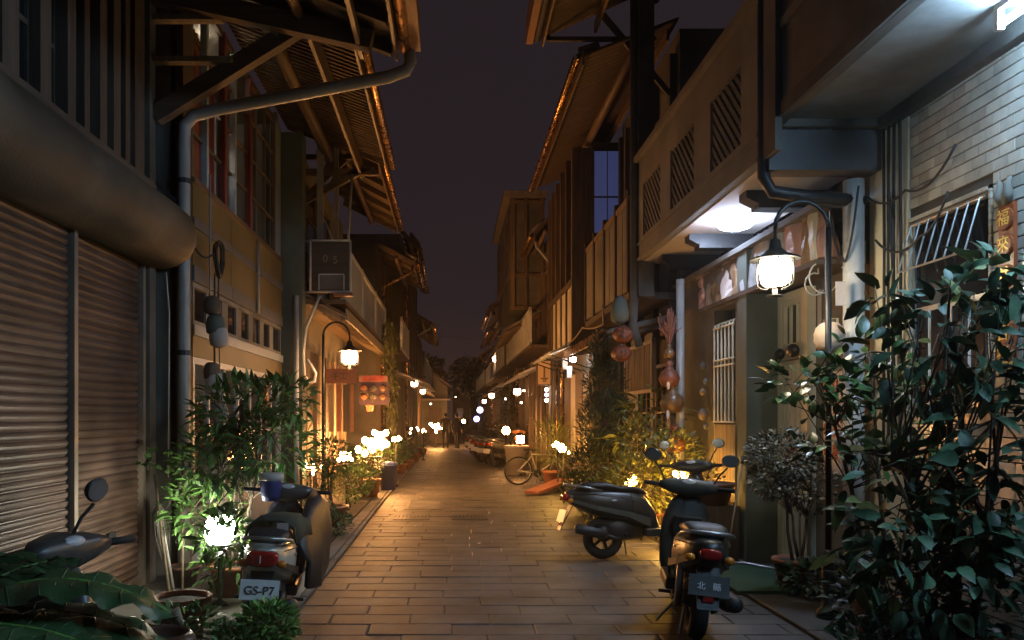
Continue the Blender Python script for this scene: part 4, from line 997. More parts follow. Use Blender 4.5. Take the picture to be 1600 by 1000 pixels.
scooter("dark scooter directly behind the orange one", (1.05,27.5,0), R(50), P_dark, P_black, group=G, lean=3)
scooter("third scooter of the far row, next to the dark one", (.98,29.8,0), R(55), P_black, P_grey, group=G, lean=3)
scooter("last scooter in the far row, nearest the walkers", (.92,32.4,0), R(50), P_dark, P_black, group=G, lean=3)
# things on the silver scooter
f = thing("seat_cover", "dark green cloth with a pale label laid over the silver scooter's seat", "cloth", (-1.25,5.95,.86))
rg = []
for i, (yy, z) in enumerate(((5.62,.872),(5.8,.885),(6.0,.88),(6.2,.85),(6.38,.80))):
    rg.append([(-1.27+xx+.01*math.sin(i*3+j), yy, z-dz) for j,(xx,dz) in enumerate(((-.19,.16),(-.17,.05),(-.1,.005),(0,-.005),(.1,.005),(.17,.05),(.19,.17),(.18,.17),(.16,.06),(.1,.02),(0,.01),(-.1,.02),(-.16,.06),(-.18,.16)))])
MB().loft(rg).build("cloth", mk("dark_green_cloth",(.035,.045,.03),rough=.9), f, True)
MB().bx(-1.22,-1.14,5.60,5.603,.79,.85).build("label_tag", M_paper, f)
f = thing("hanging_bucket", "blue and white bucket hanging over the silver scooter's handlebar", "bucket", (-1.30,6.75,.98))
MB().lathe([(.07,-.10),(.085,-.05),(.095,.05),(.098,.10),(.09,.10),(.078,-.08)], 18, Matrix.Translation((-1.49,6.62,1.0))).build("body", M_bin, f, True)
MB().lathe([(.099,.07),(.106,.075),(.106,.125),(.09,.128)], 18, Matrix.Translation((-1.49,6.62,1.0))).build("rim", M_white, f, True)
f = thing("draped_cover", "dark rain cover draped over the lane side of the silver scooter", "cover", (-1.0,6.3,.6))
rg = []
for i, (yy, zt, zb) in enumerate(((5.9,.70,.34),(6.1,.84,.28),(6.4,.94,.24),(6.7,1.0,.25),(6.95,.95,.3))):
    rg.append([(-1.14+.02*math.sin(i*2),yy,zt),(-1.08+.02*math.sin(i*5),yy,zt-.1),(-1.05+.02*math.cos(i*3),yy,(zt+zb)/2),(-1.06+.02*math.sin(i*4),yy,zb),(-1.085+.02*math.sin(i*4),yy,zb),(-1.08+.02*math.cos(i*3),yy,(zt+zb)/2),(-1.11+.02*math.sin(i*5),yy,zt-.12),(-1.15,yy,zt-.03)])
tag(MB().loft(rg).build("draped_sheet", M_seat, f, True))

# ================================================================== bicycle
def bicycle(label, loc, heading):
    t = thing("bicycle", label, "bicycle", loc, heading, local=True); t.rotation_euler = (R(4),0,heading)
    Rw = .335
    for nm, x in (("rear_wheel",0),("front_wheel",1.02)):
        M = Matrix.Translation((x,0,Rw))
        w = torus(MB(), Rw-.02, .018, M, 36, 7).build(nm, M_tyre, t, True)
        rm = torus(MB(), Rw-.045, .010, M, 36, 5)
        rm.build("rim", M_steel, w, True)
        sp_ = MB()
        for i in range(20):
            a = 2*math.pi*i/20; sp_.tube([(x+.02*math.cos(a+1.2),.015*(-1)**i,Rw+.02*math.sin(a+1.2)),(x+(Rw-.045)*math.cos(a),0,Rw+(Rw-.045)*math.sin(a))], .0018, 3)
        sp_.tube([(x,-.05,Rw),(x,.05,Rw)], .018, 8)
        tag(sp_.build("spokes", M_steel, w), kind='stuff')
    bb, st_, hd, hb = (.44,0,.28), (.30,0,.72), (.86,0,.70), (.89,0,.58)
    fr = MB()
    for a, b, r in ((bb,st_,.016),(bb,hb,.018),(st_,hd,.016),(hd,hb,.019)): fr.tube([a,b], r, 8)
    for s_ in (-1,1):
        fr.tube([(0,s_*.05,Rw),(bb[0],s_*.03,bb[2])], .010, 6).tube([(0,s_*.05,Rw),(.31,s_*.02,.68)], .009, 6)
    fr.build("frame", M_white, t, True)
    MB().tube([hb,(.93,.045,.52),(1.02,.05,Rw)], .012, 6).tube([hb,(.93,-.045,.52),(1.02,-.05,Rw)], .012, 6).build("fork", M_white, t, True)
    MB().tube([st_,(.285,0,.80)], .012, 8).build("seat_post", M_steel, t)
    MB().loft([sect(.12,.07,.80,.84), sect(.2,.065,.80,.85), sect(.32,.03,.80,.84), sect(.42,.012,.81,.835)]).build("saddle", M_seat, t, True)
    MB().tube([hd,(.84,0,.82),(.87,0,.86)], .013, 8).tube([(.87,-.27,.88),(.88,-.1,.86),(.88,.1,.86),(.87,.27,.88)], .012, 8).build("handlebar", M_steel, t, True)
    for s_ in (-1,1): MB().tube([(.87,s_*.20,.88),(.86,s_*.29,.885)], .017, 8).build("grip", M_tyre, t, True)
    MB().lathe([(.09,-.006),(.09,.006)], 20, Matrix.Translation((bb[0],-.055,bb[2])) @ Matrix.Rotation(R(90),4,'X')).build("chainring", M_dsteel, t)
    for s_, a in ((-1,-60),(1,120)):
        e = (bb[0]+.17*math.cos(R(a)), s_*.075, bb[2]+.17*math.sin(R(a)))
        c = MB().beam((bb[0],s_*.075,bb[2]), e, .014, .022).build("crank", M_steel, t)
        MB().bx(e[0]-.045,e[0]+.045,s_*.08,s_*.15,e[2]-.012,e[2]+.012).build("pedal", M_plk, c)
    MB().tube([(.40,.04,.26),(.46,.20,.02)], .010, 6).build("kickstand", M_steel, t)
    return t
bicycle("white framed bicycle parked across the lane's right side", (1.55,18.5,0), R(3))

# ================================================================== two people walking away
def person(label, x, y, face, shirt, trous, h=1.72, stride=.12, phone=False):
    t = thing("person", label, "person", (x,y,0), face, None, local=True)
    k = h/1.72
    vs = [(0,0,.96),(0,0,1.12),(0,.0,1.32),(0,.01,1.47),(0,.02,1.55)]        # pelvis, waist, chest, neck base, neck
    rad = [.145,.135,.155,.07,.055]
    ed = [(0,1),(1,2),(2,3),(3,4)]
    def add(p, r, par): vs.append(p); rad.append(r); ed.append((par, len(vs)-1)); return len(vs)-1
    for s_, st_ in ((-1,stride),(1,-stride)):
        hp = add((s_*.095,0,.90),.095,0); kn = add((s_*.10,st_*.6+.02,.50),.062,hp); an = add((s_*.10,st_,.09),.042,kn); add((s_*.115,st_+.14,.04),.040,an)
        sh = add((s_*.185,.0,1.40),.062,2); el = add((s_*.235,-.03-st_*.4,1.12),.046,sh); wr = add((s_*.225,.07-st_*.5,.90),.036,el); hd_ = add((s_*.22,.09-st_*.5,.82),.036,wr); add((s_*.215,.10-st_*.5,.745),.022,hd_)
    me = bpy.data.meshes.new("body"); me.from_pydata([(a*k,b*k,c*k) for a,b,c in vs], ed, []); me.update()
    o = bpy.data.objects.new("body", me); C.objects.link(o)
    m = o.modifiers.new("s",'SKIN'); o.modifiers.new("u",'SUBSURF').levels = 2
    for i, v in enumerate(me.skin_vertices[0].data): v.radius = (rad[i]*k*(1.15 if i in (0,1,2) else 1), rad[i]*k*(.75 if i in (0,1,2) else 1)); v.use_root = (i == 0)
    dg = bpy.context.evaluated_depsgraph_get(); dg.update()
    nm = bpy.data.meshes.new_from_object(o.evaluated_get(dg)); bpy.data.objects.remove(o)
    nm.name = "body"; nm.materials.clear()
    for mm in (shirt, trous, M_skin): nm.materials.append(mm)
    for p in nm.polygons:
        z = p.center.z/k; p.use_smooth = True
        p.material_index = 1 if (z < .95 and abs(p.center.x) < .19) else (2 if (z > 1.50 or (z < .90 and abs(p.center.x) >= .19)) else 0)
    b = bpy.data.objects.new("body", nm); C.objects.link(b); b.parent = t; WL[b.name] = Vector()
    hd = MB(); rg = []
    for z, rx, ry, cy in ((1.50,.045,.045,.02),(1.535,.055,.06,.035),(1.57,.066,.082,.035),(1.62,.074,.092,.025),(1.67,.072,.09,.02),(1.71,.05,.06,.01),(1.72,.02,.02,.01)):
        rg.append([((rx*math.cos(a))*k,(cy+ry*math.sin(a))*k,z*k) for a in [2*math.pi*i/14 for i in range(14)]])
    hd.loft(rg); hd.ball((0,.128*k,1.605*k),.012*k,.018*k,.02*k,8,6)
    for s_ in (-1,1): hd.ball((s_*.075*k,.02*k,1.61*k),.012*k,.022*k,.03*k,8,6)
    H = hd.build("head", M_skin, t, True)
    for s_ in (-1,1): MB().ball((s_*.03*k,.112*k,1.63*k),.010*k,8,6) if False else MB().ball((s_*.03*k,.113*k,1.632*k),.010*k,.006*k,.007*k,8,6).build("eye", M_ink, H, True)
    MB().bx(-.022*k,.022*k,.112*k,.122*k,1.565*k,1.573*k).build("mouth", M_redw, H)
    rg = []
    for z, rx, ry, cy in ((1.56,.070,.055,-.03),(1.62,.082,.085,-.015),(1.67,.083,.092,0),(1.71,.066,.075,.005),(1.735,.03,.035,.005)):
        rg.append([((rx*math.cos(a))*k,(cy+ry*math.sin(a))*k,z*k) for a in [2*math.pi*i/14 for i in range(14)]])
    MB().loft(rg).build("hair", M_hair, t, True)
    for s_, st_ in ((-1,stride),(1,-stride)):
        MB().loft([[(s_*.105*k+w_*math.cos(a)*k, (st_+yy)*k, (zc+hz*math.sin(a))*k) for a in [2*math.pi*i/10 for i in range(10)]] for yy,w_,zc,hz in ((-.07,.03,.035,.03),(-.04,.045,.045,.042),(.06,.05,.04,.036),(.17,.042,.028,.024),(.21,.02,.02,.014))]).build("shoe", M_plk, t, True)
    return t
person("person in a brownish jacket strolling at the left of the pair", -.28, 39.5, R(10), M_cloth2, M_cloth1, 1.74, .05)
person("person dressed in black strolling at the right of the pair", .28, 39.8, R(-20), M_cloth1, M_cloth1, 1.72, .14)
# ================================================================== plants
def leaf_vf(L, W, fold=.25, droop=.25, n=4):
    vs = []; fs = []
    for i in range(n+1):
        t = i/n; w = W*.5*math.sin(math.pi*min(1, t*.93+.05))**.8*(1.15-.35*t); x = L*t; z = -droop*L*t*t
        if i == n: w = W*.02
        vs += [(x, w, z+fold*w), (x, 0, z), (x, -w, z+fold*w)]
    for i in range(n):
        a = i*3; fs += [(a, a+1, a+4, a+3), (a+1, a+2, a+5, a+4)]
    return vs, fs
def orient(d, up=Vector((0,0,1)), roll=0):
    d = d.normalized(); y = up.cross(d)
    if y.length < .05: y = Vector((1,0,0)).cross(d)
    y.normalize(); z = d.cross(y)
    return Matrix(((d.x,y.x,z.x,0),(d.y,y.y,z.y,0),(d.z,y.z,z.z,0),(0,0,0,1))) @ Matrix.Rotation(roll,4,'X')
def pot(parent, x, y, z0, r, hgt, mat):
    p = MB().lathe([(r*.72,0),(r*.98,hgt*.86),(r*1.08,hgt*.87),(r*1.1,hgt),(r*.98,hgt),(r*.94,hgt*.88)], 18, Matrix.Translation((x,y,z0))).build("pot", mat, parent, True)
    MB().lathe([(r*.95,hgt*.84),(r*.95,hgt*.90),(r*.2,hgt*.93)], 14, Matrix.Translation((x,y,z0))).build("soil", M_soil, p)
    return p
def shrub(name, label, x, y, blobs, L, Wd, n_obj, n_stuff, mat, seed=1, stems=((0,0),), r0=.02, z0=0, potr=0, poth=.25, potm=None, cat="shrub", group=None, fold=.25, droop=.3, up=.25, twigs=40, jit=.35, mat2=None, down=0, mat2n='flowers'):
    rnd = random.Random(seed)
    t = thing(name, label, cat, (x,y,z0), 0, group)
    zt = z0
    if potr: pot(t, x, y, z0, potr, poth, potm or M_terra); zt = z0+poth*.9
    tot = sum(b[3] for b in blobs)
    def pick():
        k = rnd.random()*tot
        for c, rr, _, w in [(Vector(b[0]), b[1], 0, b[3]) for b in blobs]:
            k -= w
            if k <= 0: break
        while True:
            q = Vector((rnd.uniform(-1,1),rnd.uniform(-1,1),rnd.uniform(-1,1)))
            if .25 < q.length < 1: break
        q = q.normalized()*q.length**.55
        return c + Vector((q.x*rr[0], q.y*rr[1], q.z*rr[2])), q
    tw = MB()
    for si, (sx_, sy_) in enumerate(stems):
        b = blobs[si % len(blobs)]; top = Vector(b[0]) + Vector((0,0,b[1][2]*.4))
        base = Vector((x+sx_, y+sy_, zt)); mid = base.lerp(top,.5) + Vector((rnd.uniform(-.06,.06), rnd.uniform(-.06,.06), 0))
        pts = [base, base.lerp(mid,.5)+Vector((rnd.uniform(-.02,.02),rnd.uniform(-.02,.02),0)), mid, mid.lerp(top,.55)+Vector((rnd.uniform(-.04,.04),0,0)), top]
        tw.tube(pts, [r0, r0*.9, r0*.75, r0*.55, r0*.25], 7)
        for _ in range(twigs//len(stems)):
            p, q = pick(); s0 = pts[rnd.choice((2,3,4))]
            tw.tube([s0, s0.lerp(p,.5)+Vector((0,0,rnd.uniform(-.02,.06))), p], [r0*.35, r0*.22, r0*.1], 4)
    tw.build("trunk", M_bark, t, True)
    lv = []
    for _ in range(n_obj+n_stuff):
        p, q = pick()
        d = q*rnd.uniform(.4,1) + Vector((rnd.gauss(0,jit), rnd.gauss(0,jit), rnd.gauss(0,jit)*.6 + up - down))
        lv.append((p, orient(d, roll=rnd.gauss(0,.5)), rnd.uniform(.65,1.2)))
    lv.sort(key=lambda a: a[0].y)
    shapes = [leaf_vf(L, Wd*rnd.uniform(.85,1.15), fold*rnd.uniform(.5,1.4), droop*rnd.uniform(.4,1.5)) for _ in range(4)]
    if n_obj:
        mes = []
        for vs, fs in shapes:
            m = MB(); m.add(vs, fs); mes.append(m.mesh("leaf", mat, True))
        for p, M, s_ in lv[:n_obj]:
            o = inst("leaf", rnd.choice(mes), t, p); Mx = Matrix.Translation(p - Vector((x,y,z0))) @ M @ Matrix.Scale(s_,4); o.matrix_local = Mx
    if n_stuff:
        ms = [MB(), MB()]
        for p, M, s_ in lv[n_obj:]:
            vs, fs = rnd.choice(shapes); Mx = Matrix.Translation(p) @ M @ Matrix.Scale(s_,4)
            ms[1 if mat2 and rnd.random() < .3 else 0].add([Mx @ Vector(v) for v in vs], fs)
        tag(ms[0].build("foliage", mat, t, True), kind='stuff')
        if ms[1].v: tag(ms[1].build(mat2n, mat2, t, True), kind='stuff')
    return t
B = lambda x,y,z,rx,ry,rz,w=1: ((x,y,z),(rx,ry,rz),0,w)
GP = "potted plants along the house fronts"
# right foreground
shrub("broadleaf_tree", "big potted tree with broad drooping leaves at the right edge", 3.0, 4.75,
      [B(2.95,4.75,2.02,.42,.40,.40,2.4), B(2.60,4.72,1.15,.30,.30,.36,1.2), B(3.15,4.6,1.35,.35,.35,.6,3), B(2.75,4.6,.80,.5,.35,.40,2.6), B(3.1,4.5,2.36,.26,.25,.16,.8), B(2.62,4.8,2.30,.16,.12,.10,.3)], .15, .078, 300, 420, M_lfB, 11, ((0,0),(-.12,.05),(.1,.02)), .028, 0, .24, .34, M_brownpot, "tree", None, droop=.4, up=.1, down=.15, twigs=80, jit=.55, mat2=M_lfG, mat2n="faded_leaves")
shrub("glossy_shrub", "glossy leaved shrub reaching left past the black lamp pole", 3.1, 5.75,
      [B(3.0,5.75,1.95,.35,.25,.28,2), B(2.60,5.72,1.83,.36,.22,.16,2), B(3.15,5.7,1.55,.35,.25,.4,2), B(2.75,5.7,1.45,.3,.2,.22,.8)], .125, .068, 240, 80, M_lfA, 23, ((0,0),(-.05,.03)), .02, 0, .2, .3, M_terra, "shrub", None, droop=.25, up=.15, twigs=40)
shrub("low_dark_shrub", "low dark shrub sprawling at the foot of the big potted tree", 2.75, 5.0,
      [B(2.75,5.05,.42,.35,.35,.36,2), B(3.05,4.85,.45,.4,.35,.4,2), B(2.45,4.6,.22,.3,.25,.2,1)], .11, .05, 0, 900, M_lfB, 31, ((0,0),(-.1,0),(.1,.05)), .014, 0, 0, 0, None, "shrub", None, droop=.3)
shrub("ground_ivy", "small dark ground plant between the green mat and the wall", 3.25, 7.1,
      [B(3.25,7.1,.16,.3,.3,.15)], .08, .045, 0, 300, M_lfB, 33, ((0,0),), .01, 0, 0, 0, None, "plant", GP)
shrub("grey_leaf_shrub", "pale grey small-leaved shrub in front of the white door", 3.22, 7.55,
      [B(3.12,7.55,1.22,.34,.28,.26,3), B(3.0,7.5,1.02,.2,.2,.2,1.5), B(3.4,7.55,.95,.22,.2,.3,1.5)], .045, .026, 0, 2600, M_lfF, 41, ((0,0),(.06,0),(.1,.04)), .016, 0, .17, .26, M_terra, "shrub", None, twigs=80, mat2=mk("pale_leaf_tips",(.42,.43,.36),rough=.6,var=.2))
# left
shrub("narrow_leaf_shrub", "tall leggy shrub with narrow leaves before the mustard shop", -1.95, 7.15,
      [B(-1.85,7.15,1.62,.45,.32,.32,3), B(-1.62,7.1,1.35,.42,.3,.28,3), B(-2.1,7.15,1.2,.35,.3,.3,2), B(-1.45,7.0,1.75,.25,.2,.2,1), B(-2.2,7.1,.75,.35,.3,.32,1.8), B(-1.95,6.95,.35,.3,.2,.25,1), B(-1.82,6.45,.62,.24,.12,.2,1.6)], .125, .038, 300, 1400, M_lfC, 51, ((0,0),(.05,0),(-.08,.03)), .018, 0, .2, .28, M_terra, "shrub", None, droop=.35, up=.15, twigs=70)
shrub("leafy_creeper", "thin round-leaved creeper climbing beside the downpipe", -2.5, 7.5,
      [B(-2.45,7.5,1.05,.25,.2,.28,2), B(-2.3,7.4,.7,.25,.2,.3,2), B(-2.75,7.5,1.2,.28,.12,.07,.8)], .06, .042, 0, 420, M_lfC, 57, ((0,0),), .01, 0, .14, .2, M_brownpot, "plant", None)
shrub("bright_fern", "bright green ferny plant under the white licence plate", -1.18, 4.95,
      [B(-1.14,4.95,.30,.18,.14,.14,2), B(-1.28,4.95,.18,.22,.18,.13,2)], .07, .024, 0, 1100, M_lfD, 61, ((0,0),), .008, 0, .14, .14, M_terra, "plant", None, up=.3)
shrub("trailing_ground_plant", "trailing dark green plant at the bottom left beside the gutter", -1.55, 5.0,
      [B(-1.7,5.05,.2,.3,.3,.2,2), B(-1.35,5.3,.12,.2,.25,.1,1)], .07, .035, 0, 500, M_lfC, 63, ((0,0),), .008, 0, 0, 0, None, "plant", None)
shrub("potted_sapling", "sapling in a wide brown pot beside the left lamp pole", -1.72, 11.6,
      [B(-1.72,11.6,1.0,.3,.28,.28,2), B(-1.85,11.6,.75,.3,.25,.25,1)], .08, .03, 0, 700, M_lfC, 71, ((0,0),(.03,0)), .018, 0, .22, .30, M_brownpot, "plant", GP)
shrub("bushy_planter", "dense low bush between the brown pot and the bright flood lamps", -1.75, 13.9,
      [B(-1.75,13.9,.42,.4,.6,.30,2), B(-1.7,14.8,.45,.35,.5,.3,2)], .06, .025, 0, 1700, M_lfC, 73, ((0,0),(0,.6)), .014, 0, 0, 0, None, "shrub", GP)
shrub("spreading_ground_plant", "low dark plant spilling over the gutter below the brown pot", -1.6, 10.7,
      [B(-1.65,10.7,.16,.35,.4,.16,2), B(-1.95,10.9,.3,.35,.4,.28,2)], .07, .03, 0, 800, M_lfB, 75, ((0,0),), .01, 0, 0, 0, None, "plant", GP)
shrub("small_potted_bush", "small bush in a terracotta pot before the biggest flood lamp", -1.62, 15.8,
      [B(-1.62,15.8,.62,.28,.28,.22,2)], .05, .022, 0, 500, M_lfC, 77, ((0,0),), .014, 0, .22, .36, M_terra, "plant", GP)
shrub("orchid_clump", "yellowish clump hanging from the dessert shop wall over the flood lamps", -1.75, 17.2,
      [B(-1.75,17.2,2.05,.16,.2,.14,2)], .09, .02, 0, 160, M_lfG, 79, ((0,0),), .01, 1.7, .09, .14, M_terra, "plant", GP, droop=.6)
for i, (x_, y_) in enumerate(((-1.55,20.5),(-1.45,22.5),(-1.35,24.5),(-1.3,28.3),(-1.2,33),(-1.72,16.9),(-1.62,18.6))):
    shrub("lane_bush", ("dark bush next past the blue bin on the left","second dark bush beyond the blue bin","third dark bush beyond the blue bin","bush before the walkers' flood lamp","farthest left bush, before the gabled house","bush crowding the foot of the biggest flood lamp","bush just behind the blue bin")[i], x_, y_,
      [B(x_,y_,.62,.32,.4,.36,2), B(x_-.1,y_+.5,.5,.3,.4,.3,1)], .09, .03, 0, 520, (M_lfC,M_lfB)[i%2], 80+i, ((0,0),), .015, 0, .2, .26, M_terra, "shrub", GP)
v = shrub("hanging_vine", "long hanging vine trailing down beside the dessert shop", -1.62, 20.4,
      [B(-1.6,20.4,3.4,.22,.4,.7,2), B(-1.55,20.4,2.4,.2,.4,.7,2), B(-1.5,20.3,1.6,.16,.3,.5,1.2)], .10, .028, 0, 1500, M_lfG, 91, ((0,0),), .012, 0, 0, 0, None, "vine", None, droop=.6, down=.9, up=-.3)
# right middle
shrub("conifer", "dark cone-shaped conifer under the white awning", 2.25, 11.6,
      [B(2.25,11.6,.95,.50,.45,.45,3), B(2.25,11.6,1.5,.42,.38,.45,2.6), B(2.22,11.6,2.05,.30,.28,.4,1.6), B(2.15,11.6,2.5,.14,.14,.3,.6)], .10, .016, 0, 5200, M_lfE, 101, ((0,0),), .03, 0, .24, .3, M_brownpot, "tree", None, up=.55, twigs=90, droop=.1)
shrub("round_bush", "round leafy bush at the bicycle's front wheel", 2.3, 13.2,
      [B(2.32,13.2,.66,.42,.45,.42,2), B(2.05,13.0,.42,.26,.3,.28,1)], .075, .028, 0, 1500, M_lfC, 103, ((0,0),), .016, 0, .22, .26, M_terra, "shrub", GP)
shrub("lit_bush", "wide bush lit yellow from inside behind the near scooters", 2.45, 10.3,
      [B(2.40,10.2,.72,.5,.28,.36,3), B(2.85,10.2,1.05,.36,.3,.38,2), B(2.0,10.3,.5,.35,.3,.32,1.6), B(2.5,10.5,1.3,.35,.3,.3,1.2)], .085, .034, 0, 2600, M_lfG, 105, ((0,0),(.2,0),(-.2,0)), .016, 0, 0, 0, None, "shrub", None)
shrub("palmate_plant", "taller plant with long fingered leaves above the yellow bush", 2.7, 10.8,
      [B(2.7,10.8,1.62,.4,.35,.25,2), B(2.45,10.8,1.35,.35,.3,.25,1.5)], .26, .07, 60, 0, M_lfG, 107, ((0,0),(.05,0)), .016, 0, .2, .3, M_terra, "plant", GP, droop=.5, up=.2)
shrub("window_plant", "yellow-green plant beneath the barred window", 2.98, 9.45,
      [B(2.98,9.45,.82,.22,.25,.25,2)], .07, .028, 0, 420, M_lfG, 109, ((0,0),), .01, 0, .14, .5, M_wdz and M_brownpot, "plant", GP)
shrub("grassy_plant", "tall grassy plant catching yellow light behind the bicycle", 2.2, 17.6,
      [B(2.2,17.6,1.0,.32,.3,.45,2)], .34, .016, 0, 420, M_lfG, 111, ((0,0),), .012, 0, .18, .4, M_terra, "plant", GP, droop=.5, up=.6)
shrub("far_right_bush", "hazy bush climbing the wall behind the parked scooters", 2.3, 30.5,
      [B(2.3,30.5,2.2,.5,.8,.6,2), B(2.2,31.5,1.2,.5,.8,.6,1)], .13, .05, 0, 900, M_lfG, 113, ((0,0),), .02, 0, 0, 0, None, "shrub", None)
for i, (x_, y_, z_) in enumerate(((-3,72,5.4),(2,88,6.2),(6,70,5.2))):
    shrub("distant_tree", ("dark far tree left behind the gabled house","dark far tree closing the lane's end","dark far tree right of the lane's end")[i], x_, y_,
      [B(x_,y_,z_,2.2,1.8,1.8,2), B(x_+1,y_,z_-1.4,2.0,1.6,1.4,1)], .42, .22, 0, 1500, M_lfE, 120+i, ((0,0),), .2, 0, 0, 0, None, "tree", "far trees", twigs=24)
# banana plant in the near left corner: big folded leaves, each with its own midrib
f = thing("banana_plant", "broad-leaved banana plant filling the bottom left corner", "plant", (-1.78,2.6,0))
MB().tube([(-1.78,2.6,0),(-1.79,2.6,.5),(-1.77,2.6,.85)], [.07,.06,.04], 10).build("stem", mk("banana_stem",(.07,.10,.04),rough=.6), f, True)
def big_leaf(a, b, c, width, seed, tip=None):
    a, b, c = Vector(a), Vector(b), Vector(c); rnd = random.Random(seed); n = 34
    mb = MB(); rb = []; V = []
    for i in range(n+1):
        t = i/n; p = a*(1-t)**2 + b*2*t*(1-t) + c*t*t; d = ((b-a)*(1-t)+(c-b)*t).normalized()
        sd = d.cross(Vector((0,0,1))).normalized(); up_ = sd.cross(d)
        w = width*.5*math.sin(math.pi*min(1,.06+t*.93))**.6
        rp = .016*math.sin(i*1.1+seed); rb.append(p)
        row_ = []
        for k in range(-4,5):
            u = k/4; q = p + sd*(w*u) + up_*(w*(.30*abs(u) - .38*u*u) + rp*(abs(u)**1.2) + .006*math.sin(i*1.3+k*2))
            row_.append(q)
        V.append(row_)
    vs = [q for r_ in V for q in r_]; fs = []
    for i in range(n):
        for k in range(8): fs.append((i*9+k, i*9+k+1, (i+1)*9+k+1, (i+1)*9+k))
    m = mb.add(vs, fs).build("leaf", M_banana, f, True)
    vn = MB()
    for i in range(3, n-1, 2):
        for q in (V[i+1][0], V[i+1][8]):
            a_ = rb[i]; vn.tube([a_+Vector((0,0,.002)), (V[i][2] if q is V[i+1][0] else V[i][6])+Vector((0,0,.002)), q+Vector((0,0,.001))], [.0035,.0025,.001], 4)
    tag(vn.build("veins", M_banana, m, True), kind='stuff')
    MB().tube(rb, [.012*(1-.8*i/n)+.002 for i in range(n+1)], 6).build("midrib", M_lfD, m, True)
    return m
big_leaf((-1.78,2.62,.85),(-1.42,2.78,1.20),(-.98,2.86,.88),.46,1)
big_leaf((-1.78,2.60,.82),(-1.40,2.55,1.06),(-1.02,2.50,.78),.44,2)
big_leaf((-1.78,2.62,.86),(-1.75,2.9,1.16),(-1.72,3.25,1.02),.36,3)
big_leaf((-1.78,2.62,.86),(-1.55,2.75,1.12),(-1.45,3.1,1.04),.28,4)
big_leaf((-1.78,2.60,.80),(-1.62,2.35,1.1),(-1.35,2.2,.86),.42,5)
big_leaf((-1.78,2.62,.78),(-1.30,2.72,.92),(-.96,2.75,.72),.30,6)
big_leaf((-1.78,2.60,.84),(-1.95,2.75,1.15),(-2.15,3.0,1.0),.36,7)
big_leaf((-1.78,2.62,.80),(-1.42,2.80,1.06),(-1.00,2.93,.74),.50,8)
big_leaf((-1.78,2.50,.80),(-1.50,2.50,1.06),(-1.10,2.56,.84),.46,9)
big_leaf((-1.80,2.55,.78),(-1.62,2.62,1.02),(-1.30,2.70,.80),.50,10)
MB().tube([(-1.00,2.865,.90),(-.985,2.87,.872),(-.965,2.868,.850)], [.03,.022,.008], 7).build("dry_tip", M_wlz, f, True)
# a dry curled leaf and a grey round stone pot at the bottom
f = thing("dark_pot", "round dark glazed pot at the bottom left below the dry leaf tip", "pot", (-1.62,4.45,0))
MB().lathe([(.12,0),(.19,.12),(.21,.25),(.19,.36),(.16,.40),(.15,.38),(.17,.30)], 22, Matrix.Translation((-1.62,4.45,0))).build("body", M_brownpot, f, True)
MB().lathe([(.155,.34),(.02,.35)], 18, Matrix.Translation((-1.62,4.45,0))).build("soil", M_soil, f)
f = thing("terracotta_pot", "terracotta pot standing just behind the dark glazed pot", "pot", (-1.92,5.7,0))
pot(f, -1.92, 5.7, 0, .19, .32, M_terra)

# ================================================================== small things
def loose(name, label, cat, mb, mat, loc, group=None, smooth=True, bevel=0):
    o = mb.build(name, mat, None, smooth, loc=loc, bevel=bevel); return tag(o, label, cat, group)
# mop leaning upside down
f = thing("mop", "stringy mop propped head up against the post by the shutters", "mop", (-2.55,7.3,0))
MB().tube([(-2.50,7.22,0),(-2.70,7.42,.75)], .013, 8).build("handle", M_cablew, f, True)
mb = MB(); rnd = random.Random(3)
for i in range(60):
    a = rnd.uniform(0,6.28); r1 = rnd.uniform(.02,.075)
    mb.tube([(-2.71,7.42,.80),(-2.71+r1*.8*math.cos(a),7.42+r1*.8*math.sin(a),.70),(-2.68+r1*math.cos(a),7.40+r1*math.sin(a),.48+rnd.uniform(0,.08)),(-2.65+r1*.6*math.cos(a),7.38+r1*.6*math.sin(a),.27+rnd.uniform(0,.1))], .007, 4)
tag(mb.build("mop_head", M_plast, f, True), kind='stuff')
f = thing("broom_pole", "thin pale pole leaning against the green pier", "pole", (2.95,8.5,0))
MB().tube([(2.86,8.35,.0),(3.17,8.72,1.08)], .011, 8).build("handle", M_wlz, f, True)
MB().tube([(3.17,8.72,1.08),(3.185,8.735,1.16)], .02, 8).build("grip", M_dsteel, f, True)
for i, (a, b, r_) in enumerate((((-2.44,6.95,0),(-2.78,7.5,1.05),.012),((-2.35,7.0,0),(-2.60,7.75,1.25),.013))):
    loose("leaning_stick", ("short pale stick leaning near the mop","longer stick leaning by the downpipe")[i], "stick", MB().tube([a,b], r_, 7), M_wlz, a)
# green mat with kerb strip on the right
loose("turf_mat", "dark green artificial turf mat by the white door", "mat", MB().prism([(2.55,7.15,.016),(3.35,7.15,.016),(3.35,8.42,.016),(2.62,8.42,.016)],(0,0,.022)), M_green, (2.95,7.8,.016), smooth=False)
loose("mat_trim", "thin pale metal strip along the far edge of the turf mat", "trim", MB().tube([(2.62,8.46,.045),(3.1,8.46,.045),(3.40,7.95,.045)], .016, 6), M_steel, (3.0,8.4,.045))
